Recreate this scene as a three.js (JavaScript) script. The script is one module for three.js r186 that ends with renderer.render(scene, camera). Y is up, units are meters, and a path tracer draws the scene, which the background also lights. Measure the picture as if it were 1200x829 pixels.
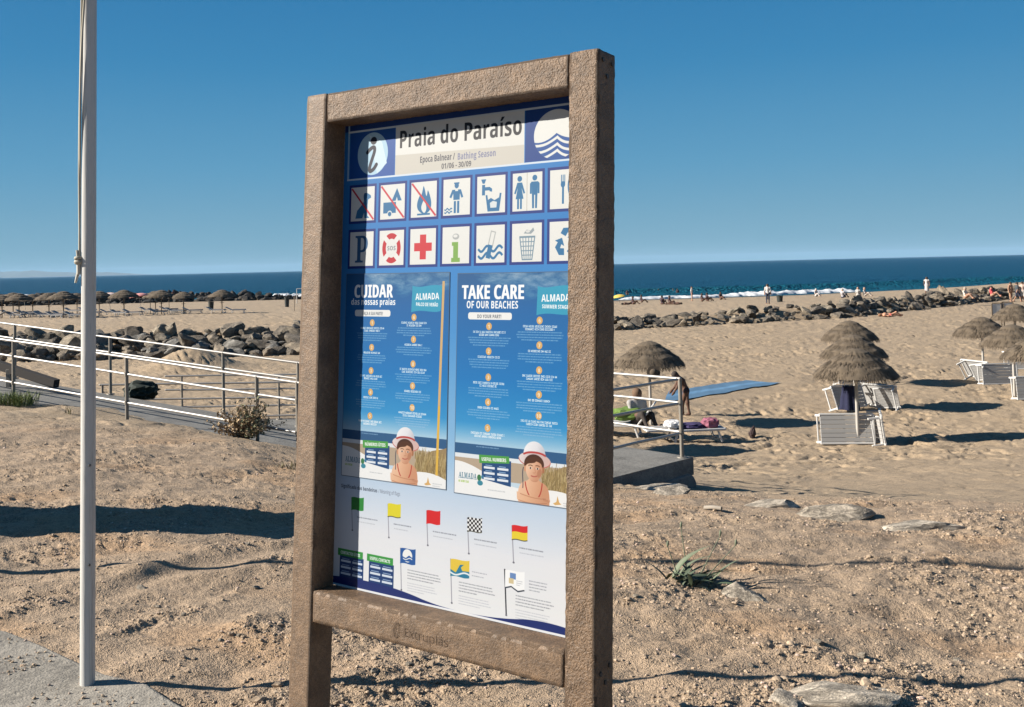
import * as THREE from 'three';
import { RoundedBoxGeometry } from 'three/addons/geometries/RoundedBoxGeometry.js';
import { mergeGeometries, mergeVertices, toCreasedNormals } from 'three/addons/utils/BufferGeometryUtils.js';
import { MarchingCubes } from 'three/addons/objects/MarchingCubes.js';
import { createNoise2D, createNoise3D } from 'simplex-noise';

// ---------------------------------------------------------------- camera, sky, sun, exposure
const scene = new THREE.Scene();
const F = 1150, EYE = 1.6, PITCH = THREE.MathUtils.degToRad(2), ROLL = Math.atan(0.0229);
const CY = 311.8 - F * Math.tan(PITCH), HALF = 829 - CY;              // lens axis row in a 1200 x 829 frame
const camera = new THREE.PerspectiveCamera(2 * Math.atan(HALF / F) * 180 / Math.PI, 1200 / (2 * HALF), 0.1, 40000);
camera.position.set(0, EYE, 0);
camera.rotation.set(PITCH, 0, -ROLL);
camera.setViewOffset(1200, 2 * HALF, 0, HALF - CY, 1200, 829);
scene.add(camera);

const SUN_EL = THREE.MathUtils.degToRad(26.8), SUN_AZ = THREE.MathUtils.degToRad(3.5);
const sunDir = new THREE.Vector3(-Math.cos(SUN_EL) * Math.cos(SUN_AZ), Math.sin(SUN_EL), Math.cos(SUN_EL) * Math.sin(SUN_AZ));
{
  const W = 512, H = 256, data = new Float32Array(W * H * 4);
  const stops = [[0, [0.27, 0.52, 0.68]], [0.04, [0.235, 0.5, 0.69]], [0.1, [0.145, 0.43, 0.69]], [0.2, [0.062, 0.315, 0.62]], [0.32, [0.03, 0.225, 0.53]], [0.6, [0.03, 0.14, 0.34]], [1, [0.03, 0.12, 0.3]]];
  for (let j = 0; j < H; j++) for (let i = 0; i < W; i++) {
    const up = ((j + 0.5) / H - 0.5) * Math.PI, y = Math.sin(up), a = ((i + 0.5) / W - 0.5) * 2 * Math.PI;
    const d = new THREE.Vector3(Math.cos(a) * Math.cos(up), y, Math.sin(a) * Math.cos(up)), c = Math.max(0, d.dot(sunDir));
    const t = Math.max(0, y); let k = 0; while (k < stops.length - 2 && t > stops[k + 1][0]) k++;
    const u = Math.min(1, (t - stops[k][0]) / (stops[k + 1][0] - stops[k][0]));
    const glow = 0.06 * Math.pow(c, 4) + 0.4 * Math.pow(c, 30);
    for (let q = 0; q < 3; q++) data[(j * W + i) * 4 + q] = (stops[k][1][q] + (stops[k + 1][1][q] - stops[k][1][q]) * u) + glow * [1, 0.95, 0.85][q];
    data[(j * W + i) * 4 + 3] = 1;
  }
  const t = new THREE.DataTexture(data, W, H, THREE.RGBAFormat, THREE.FloatType);
  t.mapping = THREE.EquirectangularReflectionMapping; t.magFilter = t.minFilter = THREE.LinearFilter; t.wrapS = THREE.RepeatWrapping; t.needsUpdate = true;
  scene.background = t; scene.environment = t; scene.backgroundIntensity = 0.335; scene.environmentIntensity = 0.335;
}
const sun = new THREE.DirectionalLight(new THREE.Color().setRGB(1, 0.925, 0.82), 5);
sun.position.copy(sunDir).multiplyScalar(60); sun.castShadow = true; sun.name = 'sun';
sun.shadow.mapSize.set(4096, 4096);
Object.assign(sun.shadow.camera, { left: -60, right: 60, top: 60, bottom: -60, near: 1, far: 200 });
scene.add(sun, sun.target);
const renderer = new THREE.WebGLRenderer({ antialias: true });
renderer.toneMapping = THREE.LinearToneMapping; renderer.toneMappingExposure = 2.3;
renderer.shadowMap.enabled = true; renderer.setSize(1024, 707);
scene.fog = new THREE.FogExp2(new THREE.Color(0.32, 0.5, 0.68), 0.000045);

// ---------------------------------------------------------------- helpers
let seedState = 7;
const rnd = () => { seedState = (seedState + 0x6d2b79f5) | 0; let t = Math.imul(seedState ^ (seedState >>> 15), 1 | seedState); t = (t + Math.imul(t ^ (t >>> 7), 61 | t)) ^ t; return ((t ^ (t >>> 14)) >>> 0) / 4294967296; };
const rr = (a, b) => a + (b - a) * rnd();
const reseed = (s) => { seedState = s; };
const n2 = createNoise2D(rnd), n3 = createNoise3D(rnd);
const V = (x, y, z) => new THREE.Vector3(x, y, z);
const lerp = THREE.MathUtils.lerp, clamp = THREE.MathUtils.clamp, smooth = THREE.MathUtils.smoothstep;
const fbm = (x, y, o = 4) => { let s = 0, a = 0.5; for (let i = 0; i < o; i++) { s += a * n2(x, y); x = x * 2.03 + 11.7; y = y * 2.03 - 5.3; a *= 0.5; } return s; };
const camQ = new THREE.Quaternion().setFromEuler(camera.rotation);
// photograph point at a distance along the ground -> world point
function at(px, py, depth) {
  const d = V((px - 600) / F, -(py - CY) / F, -1).applyQuaternion(camQ);
  return d.multiplyScalar(depth / -d.z).add(V(0, EYE, 0));
}
const taken = new Map();
function numbered(name) { const k = taken.get(name) ?? 0; taken.set(name, k + 1); return k ? name + '_' + String(k).padStart(3, '0') : name; }
function tag(o, label, category, group, kind) { Object.assign(o.userData, { label, category }); if (group) o.userData.group = group; if (kind) o.userData.kind = kind; return o; }
function thing(name, label, category, p = [0, 0, 0], turn = 0, group) {
  const o = new THREE.Group(); o.name = numbered(name); o.position.set(...p); o.rotation.y = turn; scene.add(o); return tag(o, label, category, group);
}
function mesh(name, geo, m, parent) {
  const o = new THREE.Mesh(geo, m); o.castShadow = o.receiveShadow = true; o.name = parent ? name : numbered(name); (parent ?? scene).add(o); return o;
}
function struct(name, geo, m, label) { const o = mesh(name, geo, m); o.userData.kind = 'structure'; if (label) o.userData.label = label; return o; }
function dup(root, p, turn, label, group) {
  const r = root.clone(); r.userData = { ...root.userData }; r.name = numbered(root.name.replace(/_\d{3}$/, '')); r.position.set(...p); r.rotation.y = turn;
  if (label) r.userData.label = label; if (group) r.userData.group = group; scene.add(r); return r;
}
const rgb = (r, g, b) => new THREE.Color().setRGB(r, g, b);
const mat = (c, rough = 0.9, o = {}) => new THREE.MeshStandardMaterial({ color: Array.isArray(c) ? rgb(...c) : c, roughness: rough, side: THREE.DoubleSide, ...o });
const strip = (g) => { g = g.index ? g.toNonIndexed() : g; for (const k of Object.keys(g.attributes)) if (!['position', 'normal', 'uv'].includes(k)) g.deleteAttribute(k); return g; };
const join = (list) => mergeGeometries(list.map(strip));
function bar(a, b, r, r2 = r, seg = 10) {
  const d = b.clone().sub(a), g = new THREE.CylinderGeometry(r2, r, d.length(), seg);
  g.applyQuaternion(new THREE.Quaternion().setFromUnitVectors(V(0, 1, 0), d.clone().normalize())); g.translate(...a.clone().add(b).multiplyScalar(0.5).toArray()); return g;
}
function beam(a, b, w, h, r = 0.004) {                                  // box between two points, w across, h upright
  const d = b.clone().sub(a), g = new RoundedBoxGeometry(w, h, d.length(), 2, r), m = new THREE.Matrix4().lookAt(V(0, 0, 0), d.clone().negate(), V(0, 1, 0));
  g.applyMatrix4(m); g.translate(...a.clone().add(b).multiplyScalar(0.5).toArray()); return g;
}
const box = (w, h, d, x = 0, y = 0, z = 0, r = 0.006) => new RoundedBoxGeometry(w, h, d, 2, Math.min(r, w / 2.1, h / 2.1, d / 2.1)).translate(x, y, z);
function boxUV(g, s = 1) {                                              // uv in metres, by the way each face points
  g = g.index ? g.toNonIndexed() : g; const p = g.attributes.position, n = g.attributes.normal, uv = new Float32Array(p.count * 2);
  for (let i = 0; i < p.count; i++) {
    const ax = Math.abs(n.getX(i)), ay = Math.abs(n.getY(i)), az = Math.abs(n.getZ(i)), x = p.getX(i), y = p.getY(i), z = p.getZ(i);
    const [u, v] = az >= ax && az >= ay ? [x, y] : ax >= ay ? [z + 0.37, y] : [x, z + 0.61];
    uv[2 * i] = u * s; uv[2 * i + 1] = v * s;
  }
  g.setAttribute('uv', new THREE.BufferAttribute(uv, 2)); return g;
}
// tileable noise in 0..1: octaves of periodic value noise
function tile(size, layers, seed) {
  reseed(seed); const out = new Float32Array(size * size); let total = 0;
  for (const [cells, amp, stretch = 1] of layers) {
    const cy = Math.max(1, Math.round(cells / stretch)), g = new Float32Array(cells * cy).map(() => rnd()); total += amp;
    for (let y = 0; y < size; y++) for (let x = 0; x < size; x++) {
      const fx = x / size * cells, fy = y / size * cy, ix = Math.floor(fx), iy = Math.floor(fy); let u = fx - ix, v = fy - iy; u = u * u * (3 - 2 * u); v = v * v * (3 - 2 * v);
      const q = (i, j) => g[(j % cy) * cells + (i % cells)];
      out[y * size + x] += amp * lerp(lerp(q(ix, iy), q(ix + 1, iy), u), lerp(q(ix, iy + 1), q(ix + 1, iy + 1), u), v);
    }
  }
  return out.map((v) => v / total);
}
function texture(size, values, color, repeat = 1, srgb = true) {
  const d = new Uint8Array(size * size * 4);
  for (let i = 0; i < size * size; i++) { const c = color(values[i], i); d[4 * i] = clamp(c[0], 0, 255); d[4 * i + 1] = clamp(c[1], 0, 255); d[4 * i + 2] = clamp(c[2], 0, 255); d[4 * i + 3] = 255; }
  const t = new THREE.DataTexture(d, size, size); t.wrapS = t.wrapT = THREE.RepeatWrapping; t.magFilter = t.minFilter = THREE.LinearFilter; t.repeat.set(repeat, repeat);
  if (srgb) t.colorSpace = THREE.SRGBColorSpace; t.needsUpdate = true; return t;
}
const grey = (v) => [v * 255, v * 255, v * 255];
function canvasTexture(w, h, draw) {
  const c = document.createElement('canvas'); c.width = w; c.height = h; draw(c.getContext('2d')); const t = new THREE.CanvasTexture(c); t.colorSpace = THREE.SRGBColorSpace; return t;
}

// ---------------------------------------------------------------- terrain
// heights of the ground: x, distance, height
const CP = [[-2, 3, 0], [0, 3, 0], [2, 3, -0.05], [-1.65, 3.82, 0], [2, 4.04, -0.14], [-2.84, 5.44, 0], [3, 5.8, -0.2], [0, 5, -0.04], [-3.3, 6.3, 0], [0.5, 6.5, -0.13], [-5, 9, -0.06], [-2.5, 9, -0.2],
  [0, 8, -0.34], [4, 8.3, -0.5], [8, 8.3, -0.8], [-7.6, 14.1, -0.22], [-5.4, 12.9, -0.26], [-3.7, 12.05, -0.35], [-2.6, 11.4, -0.44], [-3.2, 13.7, -0.9], [-5, 14.9, -0.65], [-7.2, 16, -0.42], [1.16, 10.75, -0.8], [0, 9.6, -0.6], [2.25, 11.6, -1.09], [6, 12, -1.35], [2.2, 14, -1.5],
  [-8.9, 17.3, -0.5], [-8, 19.5, -1.4], [-3, 19.5, -1.6], [-12, 21, -1.2], [1, 17, -1.85], [8, 17, -2.0], [0, 20, -2.2], [8, 22.5, -2.66], [3, 23, -2.6], [12, 24, -2.66], [-14, 14, 0.1], [-8, 30, -2.05], [-20, 30, -1.8],
  [-15, 45, -2.55], [-25, 48, -2.6], [5, 40, -2.65], [15, 40, -2.65], [30, 40, -2.65], [30, 60, -2.6], [10, 60, -2.6], [60, 60, -2.5], [50, 30, -2.6], [20, 15, -1.9], [30, 20, -2.4], [-40, 30, -1.5], [-60, 60, -2.4],
  [-9, 4, 0.05], [9, 3, -0.6], [-30, 5, 0.3], [30, 5, -1.4]];
const tps = (() => {
  const key = (x, d) => [x / (d + 6) * 2.2, Math.log(d + 6) * 1.6], pts = CP.map(([x, d]) => key(x, d)), n = pts.length, N = n + 3, A = [];
  const phi = (r2) => (r2 < 1e-12 ? 0 : r2 * Math.log(r2) * 0.5);
  for (let i = 0; i < N; i++) A.push(new Float64Array(N + 1));
  for (let i = 0; i < n; i++) {
    for (let j = 0; j < n; j++) A[i][j] = phi((pts[i][0] - pts[j][0]) ** 2 + (pts[i][1] - pts[j][1]) ** 2) + (i === j ? 0.002 : 0);
    const e = [1, pts[i][0], pts[i][1]]; for (let k = 0; k < 3; k++) { A[i][n + k] = e[k]; A[n + k][i] = e[k]; } A[i][N] = CP[i][2];
  }
  for (let c = 0; c < N; c++) {
    let p = c; for (let r = c + 1; r < N; r++) if (Math.abs(A[r][c]) > Math.abs(A[p][c])) p = r; [A[c], A[p]] = [A[p], A[c]];
    for (let r = 0; r < N; r++) if (r !== c) { const f = A[r][c] / A[c][c]; if (f) for (let k = c; k <= N; k++) A[r][k] -= f * A[c][k]; }
  }
  const w = A.map((row, i) => row[N] / row[i]);
  return (x, d) => { const [a, b] = key(x, d); let s = w[n] + w[n + 1] * a + w[n + 2] * b; for (let i = 0; i < n; i++) s += w[i] * phi((a - pts[i][0]) ** 2 + (b - pts[i][1]) ** 2); return s; };
})();
const poly = (pts, x) => { if (x <= pts[0][0]) return pts[0][1]; for (let i = 1; i < pts.length; i++) if (x <= pts[i][0]) return lerp(pts[i - 1][1], pts[i][1], (x - pts[i - 1][0]) / (pts[i][0] - pts[i - 1][0])); return pts.at(-1)[1]; };
const WALL_LINE = [[-70, 52], [-28, 50.5], [-10, 50.5], [6.5, 63.5], [24, 71], [47, 94], [90, 140]];           // foot of the stone walls
const WALL_TOP = [[-70, -1.3], [-10, -1.3], [4, -2.1], [8, -2.05], [24, -1.6], [47, -1.72], [90, -0.95]];
const SHORE = [[-70, 205], [-40, 200], [10, 146], [40, 150], [90, 175]], SEA = -3.9;
const mound = (x, d, cx, cd, rx, rd) => Math.exp(-(((x - cx) / rx) ** 2) - ((d - cd) / rd) ** 2);
function baseHeight(x, d) {
  const dd = clamp(d, 2.6, 75), g = poly(WALL_LINE, x);
  let y = tps(clamp(x, -60, 60), dd);
  if (d > 28) y = lerp(y, -2.63, smooth(d, 28, 46));
  if (d > 44) {
    const s = poly(SHORE, x), start = g + 3, low = poly(WALL_TOP, x) - 0.25;
    const back = d < start ? low : low + (SEA - low) * ((d - start) / (s - start));
    y = lerp(y, back, smooth(d, g + 0.2, g + 2.2));
  }
  y += 0.9 * mound(x, d, -14.3, 43.5, 1.7, 1.8);                        // heap of sand before the stones
  return y;
}
const terrace = (x, d) => (1 - smooth(d + 0.45 * Math.max(0, x - 1) - 0.25 * Math.max(0, -x), 9.2, 11.5));      // rough soil near the board, loose sand further off
const tracks = (x, d) => { const w = 0.09 * n2(x * 1.3, d * 1.1); return [(d - 4.58 - 1.3 * (x + 2.39)) * 0.61 + w, (d - 4.12 - 1.83 * (x + 1.74)) * 0.48 + w]; };
function relief(x, d) {
  const k = terrace(x, d);
  let y = 0.05 * fbm(x * 0.5, d * 0.6, 2);
  if (k > 0) {
    const patch = smooth(fbm(x * 0.55 + 4, d * 0.9 - 3, 3), -0.2, 0.3), fine = fbm(x * 7, d * 8, 4), mid = fbm(x * 1.6 - d * 0.5, d * 2.6 + 9, 3);
    y += k * (0.03 * mid + (0.0045 + 0.014 * patch) * fine + 0.006 * patch * Math.max(0, n2(x * 21, d * 22)));
    const [t1, t2] = tracks(x, d);                                // smooth wind-blown tracks
    for (const t of [t1, t2]) if (x < -0.5) { const w = Math.exp(-((t / 0.11) ** 2)); y = lerp(y, y * 0.15 - 0.012, w * k); y += 0.01 * k * Math.exp(-(((Math.abs(t) - 0.2) / 0.08) ** 2)); }
  }
  if (k < 1 && d < 140) {
    const f = (1 - k) * (0.35 + 0.65 * smooth(d, 15, 21)) * (1 - 0.5 * smooth(d, 70, 130));
    const trod = 0.45 + 0.75 * smooth(fbm(x * 0.22 + 31, d * 0.2, 2), -0.25, 0.35), wx = x + 0.5 * n2(x * 0.7, d * 0.7), wd = d + 0.5 * n2(x * 0.7 + 40, d * 0.7);
    const mx = clamp(((x - 4.6) * 4.6 + (d - 30.5) * 4.2) / 38.8, 0, 1), onMat = smooth(Math.hypot(x - 4.6 - mx * 4.6, d - 30.5 - mx * 4.2), 0.9, 1.5); // trodden flat under the mat
    y += f * (0.12 + 0.88 * onMat) * trod * (0.06 * fbm(wx * 1.3, wd * 1.2, 3) - 0.05 * smooth(n2(wx * 1.9 + 7, wd * 1.7), 0.25, 0.75) + 0.018 * n2(wx * 4.7, wd * 4.3));
  }
  return y;
}
const ground = (x, d) => baseHeight(x, d) + relief(x, d);
const onGround = (px, d0, py) => { const p = at(px, py ?? 500, d0); return V(p.x, ground(p.x, d0), -d0); };

const sandGrain = tile(1024, [[16, 0.5], [64, 0.7], [200, 1], [512, 1.6]], 21), sandBump = tile(1024, [[40, 1], [110, 1], [300, 1], [512, 0.9]], 22);
const M = {};
M.sand = new THREE.MeshStandardMaterial({ vertexColors: true, roughness: 1, side: THREE.DoubleSide, map: texture(1024, sandGrain, (v) => { const k = 255 * clamp(0.93 + (v - 0.5) * 1.1, 0.4, 1); return [k, k * 0.992, k * 0.975]; }, 0.8), bumpMap: texture(1024, sandBump, grey, 0.8, false), bumpScale: 0.011 });
{
  const rows = [], cols = [];
  for (const z of [-40, -15, -5, 0, 1.2, 2]) rows.push(z);
  for (let i = 0; i <= 560; i++) rows.push(2.6 * Math.pow(24 / 2.6, i / 560));
  for (let i = 1; i <= 240; i++) rows.push(24 * Math.pow(75 / 24, i / 240));
  for (let i = 1; i <= 70; i++) rows.push(75 * Math.pow(260 / 75, i / 70));
  for (const s of [-20, -9, -4, -2, -1.3, -1, -0.85, -0.75]) cols.push(s);
  for (let i = 0; i <= 760; i++) cols.push(-0.68 + 1.36 * i / 760);
  for (const s of [0.75, 0.85, 1, 1.3, 2, 4, 9, 20]) cols.push(s);
  const nr = rows.length, nc = cols.length, p = new Float32Array(nr * nc * 3), uv = new Float32Array(nr * nc * 2), col = new Float32Array(nr * nc * 3), idx = [];
  for (let j = 0; j < nr; j++) for (let i = 0; i < nc; i++) {
    const d = rows[j], x = clamp(cols[i] * Math.max(d, 2.6), -400, 400), k = j * nc + i, y = ground(x, d), t = terrace(x, d);
    p.set([x, y, -d], k * 3); uv.set([x, d], k * 2);
    const m = fbm(x * 0.7 + 3, d * 1.1, 3), m2 = fbm(x * 0.12, d * 0.14 + 50, 3), red = smooth(fbm(x * 0.5 + 20, d * 0.8 + 8, 2), 0.12, 0.4) * t;
    const wet = smooth(d, poly(SHORE, x) - 16, poly(SHORE, x) - 4);
    let c = [lerp(0.345, 0.345, t), lerp(0.264, 0.258, t), lerp(0.178, 0.179, t)]; const s = 1 + 0.05 * m + 0.06 * m2;
    c = [c[0] * s * (1 + 0.05 * red), c[1] * s * (1 - 0.03 * red), c[2] * s * (1 - 0.12 * red)].map((v) => v * (1 - 0.45 * wet));
    col.set(c, k * 3);
  }
  for (let j = 0; j < nr - 1; j++) for (let i = 0; i < nc - 1; i++) { const a = j * nc + i, b = a + 1, c = a + nc, e = c + 1; idx.push(a, b, c, b, e, c); }
  const g = new THREE.BufferGeometry(); g.setAttribute('position', new THREE.BufferAttribute(p, 3)); g.setAttribute('uv', new THREE.BufferAttribute(uv, 2)); g.setAttribute('color', new THREE.BufferAttribute(col, 3)); g.setIndex(idx); g.computeVertexNormals();
  struct('sandy_ground', g, M.sand, 'pale brown sandy ground sloping down to the beach');
}
const SLAB = [[-40, 728], [0, 737], [45, 753], [80, 772], [118, 786], [160, 797], [188, 812], [215, 832], [240, 860]].map(([x, y]) => { const k = (y - (325.6 - 0.0229 * x)) / F, d = 1.575 / k; return [(x - 600) / F * d, d]; });
const slabEdge = (x) => poly(SLAB, x);
// loose stones and clods in the soil
{
  reseed(51);
  const vary = [];
  for (let k = 0; k < 4; k++) { const g = new THREE.IcosahedronGeometry(1, 1), p = g.attributes.position; for (let i = 0; i < p.count; i++) { const v = V(p.getX(i), p.getY(i), p.getZ(i)); v.multiplyScalar(1 + 0.35 * n3(v.x * 1.1 + k * 9, v.y * 1.1, v.z * 1.1)); p.setXYZ(i, v.x, v.y * 0.7, v.z); } g.computeVertexNormals(); vary.push(g); }
  const m = mat([1, 1, 1], 1), list = [[], [], [], []];
  for (let i = 0; i < 230000; i++) {
    const d = 2.7 * Math.pow(15 / 2.7, Math.pow(rnd(), 0.9)), x = rr(-0.66, 0.66) * d, t = terrace(x, d); if (rnd() > t + 0.03) continue;
    const [t1, t2] = tracks(x, d); if (x < -0.5 && (Math.abs(t1) < 0.13 || Math.abs(t2) < 0.13) && rnd() < 0.95) continue;
    const dense = smooth(fbm(x * 0.55 + 4, d * 0.9 - 3, 3), -0.2, 0.3) * 0.75 + 0.25 * smooth(fbm(x * 2.7, d * 3.4, 2), 0, 0.3); if (rnd() > 0.05 + dense * 0.5) continue;
    const r = 0.0024 + 0.0055 * Math.pow(rnd(), 3) + (rnd() < 0.008 ? rr(0.004, 0.013) : 0);
    const onSlab = d < 4.75 && x < -0.9 && d < slabEdge(x); if (onSlab && rnd() < 0.6) continue;
    list[i % 4].push([x, (onSlab ? 0.034 : ground(x, d)) + r * 0.25, -d, onSlab ? r * 0.8 : r]);
  }
  const dummy = new THREE.Object3D(), c = new THREE.Color();
  list.forEach((l, k) => {
    const o = new THREE.InstancedMesh(vary[k], m, l.length); o.name = numbered('loose_gravel'); o.castShadow = o.receiveShadow = true;
    l.forEach(([x, y, z, r], i) => { dummy.position.set(x, y, z); dummy.rotation.set(rr(-0.5, 0.5), rr(0, 6.3), rr(-0.5, 0.5)); dummy.scale.set(r * rr(0.8, 1.5), r, r * rr(0.8, 1.3)); dummy.updateMatrix(); o.setMatrixAt(i, dummy.matrix); const s = rr(0.75, 1.25), w = rnd() < 0.1 ? 1.25 : 1; c.setRGB(0.34 * s * w, 0.258 * s * w, 0.18 * s * w * (w > 1 ? 1.15 : 1)); o.setColorAt(i, c); });
    tag(o, 'small loose stones and clods strewn over the soil', 'gravel', 'loose gravel', 'stuff'); scene.add(o);
  });
}
// concrete pavement round the foot of the flagpole
M.concrete = mat([0.27, 0.245, 0.21], 0.95, { map: texture(512, tile(512, [[8, 1], [40, 0.7], [150, 0.8], [256, 1]], 31), (v) => { const k = 255 * clamp(0.9 + (v - 0.5) * 0.7, 0.3, 1); return [k, k, k * 0.99]; }, 0.7), bumpMap: texture(512, tile(512, [[60, 1], [256, 1]], 32), grey, 0.9, false), bumpScale: 0.004 });
{
  const edge = SLAB;
  const sh = new THREE.Shape(); sh.moveTo(-4.6, 2.2); edge.forEach(([x, d], i) => sh.lineTo(x + (i % 2 ? 0.01 : -0.01), d)); sh.lineTo(-0.9, 2.2);
  const g = boxUV(new THREE.ExtrudeGeometry(sh, { depth: 0.08, bevelEnabled: true, bevelSize: 0.012, bevelThickness: 0.01, bevelSegments: 2 }).rotateX(-Math.PI / 2));
  g.translate(0, -0.062, 0); const p = g.attributes.position;
  for (let i = 0; i < p.count; i++) p.setY(i, p.getY(i) + 0.004);
  struct('pavement', g, M.concrete, 'grey concrete pavement under the flagpole');
}

// ---------------------------------------------------------------- sea and headland
{
  const rows = [], cols = []; for (let i = 0; i <= 260; i++) rows.push(118 * Math.pow(420 / 118, i / 260)); for (let i = 1; i <= 60; i++) rows.push(420 * Math.pow(13000 / 420, i / 60));
  for (const s of [-6, -3, -1.6, -1.1, -0.85]) cols.push(s); for (let i = 0; i <= 240; i++) cols.push(-0.7 + 1.4 * i / 240); for (const s of [0.85, 1.1, 1.6, 3, 6]) cols.push(s);
  const p = [], uv = [], idx = [], nc = cols.length, colr = [];
  for (const d of rows) for (const s of cols) {
    const x = s * d; let y = SEA + 0.05 * n2(x * 0.05, d * 0.15);
    const off = d - poly(SHORE, x), ridge = (c, w, h) => { const u = (off - c - 5 * n2(x * 0.012, c)) / w; return h * (u < 0 ? Math.exp(-u * u * 4) : Math.exp(-u * u)); };
    if (d < 420) y += ridge(26, 5, 0.95) * (0.55 + 0.45 * smooth(x, -60, 10)) + ridge(9, 3, 0.35) + ridge(58, 8, 0.4) + ridge(105, 12, 0.35);
    p.push(x, y, -d); uv.push(x, d); const teal = off < 34 && off > 0 ? 0.6 : 0; colr.push(lerp(0.003, 0.004, teal), lerp(0.05, 0.075, teal), lerp(0.1, 0.1, teal));
  }
  for (let j = 0; j < rows.length - 1; j++) for (let i = 0; i < nc - 1; i++) { const a = j * nc + i; idx.push(a, a + 1, a + nc, a + 1, a + nc + 1, a + nc); }
  const g = new THREE.BufferGeometry(); g.setAttribute('position', new THREE.Float32BufferAttribute(p, 3)); g.setAttribute('uv', new THREE.Float32BufferAttribute(uv, 2)); g.setAttribute('color', new THREE.Float32BufferAttribute(colr, 3)); g.setIndex(idx); g.computeVertexNormals();
  M.water = new THREE.MeshPhysicalMaterial({ vertexColors: true, roughness: 0.42, ior: 1.33, specularIntensity: 0.55, side: THREE.DoubleSide, bumpMap: texture(1024, tile(1024, [[12, 1, 0.5], [40, 0.8, 0.5], [120, 0.5], [300, 0.25]], 41), grey, 1 / 40, false), bumpScale: 1.6 });
  struct('sea', g, M.water, 'deep blue sea reaching to the horizon');
}
M.foam = mat([0.5, 0.52, 0.54], 1);
function foam(label, x0, x1, dAt, width, height, n, seed) {
  const m = 10, p = [], idx = [];
  for (let i = 0; i <= n; i++) for (let j = 0; j <= m; j++) {
    const x = lerp(x0, x1, i / n), v = j / m, taper = Math.min(1, Math.min(i, n - i) / (n * 0.12)), bump = Math.max(0, 0.55 + 0.7 * fbm(x * 0.35 + seed, v * 2, 3)) * Math.sin(Math.PI * v);
    p.push(x, SEA + 0.12 - 0.35 * (1 - taper) + height * bump * taper - (j === 0 || j === m ? 0.4 : 0), -(dAt(x) + (v - 0.5) * width * (0.7 + 0.6 * fbm(x * 0.1, seed))));
  }
  for (let i = 0; i < n; i++) for (let j = 0; j < m; j++) { const a = i * (m + 1) + j; idx.push(a, a + 1, a + m + 1, a + 1, a + m + 2, a + m + 1); }
  const g = new THREE.BufferGeometry(); g.setAttribute('position', new THREE.Float32BufferAttribute(p, 3)); g.setIndex(idx); g.computeVertexNormals();
  tag(mesh('wave_foam', g, M.foam), label, 'sea foam', null, 'stuff');
}
foam('bright white foam of a breaking wave before the rock groyne', 32, 58, (x) => poly(SHORE, x) + 6, 8, 0.6, 160, 3);
foam('thin white foam line along the shore by the bathers', 15, 36, (x) => poly(SHORE, x) + 4, 4, 0.28, 160, 5);
foam('white surf beyond the thatched umbrellas', -52, -38, (x) => poly(SHORE, x) + 6, 12, 0.9, 120, 9);
{
  const sh = [], N = 90, p = [], idx = []; const D = 14000;
  for (let i = 0; i <= N; i++) { const px = -260 + (395 * i) / N, h = 150 * (1 - smooth(px, 95, 140)) * (0.75 + 0.1 * n2(px * 0.02, 1)) * (1 - 0.45 * smooth(px, 0, 60)) + 6; const x = (px - 600) / F * D; for (const [dz, k] of [[0, 0], [300, 0.55], [700, 1], [2500, 0.2]]) p.push(x, SEA - 14 + h * k * (1 + 0.12 * n2(px * 0.09, k * 4)), -D - dz); }
  for (let i = 0; i < N; i++) for (let j = 0; j < 3; j++) { const a = i * 4 + j; idx.push(a, a + 4, a + 1, a + 1, a + 4, a + 5); }
  const g = new THREE.BufferGeometry(); g.setAttribute('position', new THREE.Float32BufferAttribute(p, 3)); g.setIndex(idx); g.computeVertexNormals();
  struct('headland', g, mat([0.07, 0.075, 0.06], 1), 'low hazy headland on the far horizon');
}

// ---------------------------------------------------------------- information board
const plasticBump = tile(512, [[9, 0.5], [22, 1], [40, 1], [90, 0.6]], 61), plasticTone = tile(512, [[5, 1], [30, 0.6], [120, 0.9], [256, 1.2]], 62);
const woodMap = texture(512, plasticTone, (v) => { const k = 255 * clamp(0.82 + (v - 0.5) * 0.85, 0.3, 1); return [k, k * 0.985, k * 0.965]; }, 3.2);
const brown = (bump, repeat) => mat([0.184, 0.12, 0.072], 0.64, { map: woodMap, bumpMap: texture(512, plasticBump, grey, repeat, false), bumpScale: bump });
M.plastic = brown(0.0042, 7.5); M.plasticSmooth = brown(0.002, 7.5);               // deeply dimpled and smoother castings of the same brown
M.screw = mat([0.05, 0.045, 0.04], 0.6);
const SB = { W: 1.208, H: 2.235, L: 0.4076, b: 0.1048, w: 0.1, d: 0.105, r: 0.099 };                       // board: width, height, foot gap, beam, post, depth, recess
const PW = SB.W - 2 * SB.w, PH = SB.H - SB.L - 2 * SB.b;
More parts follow.
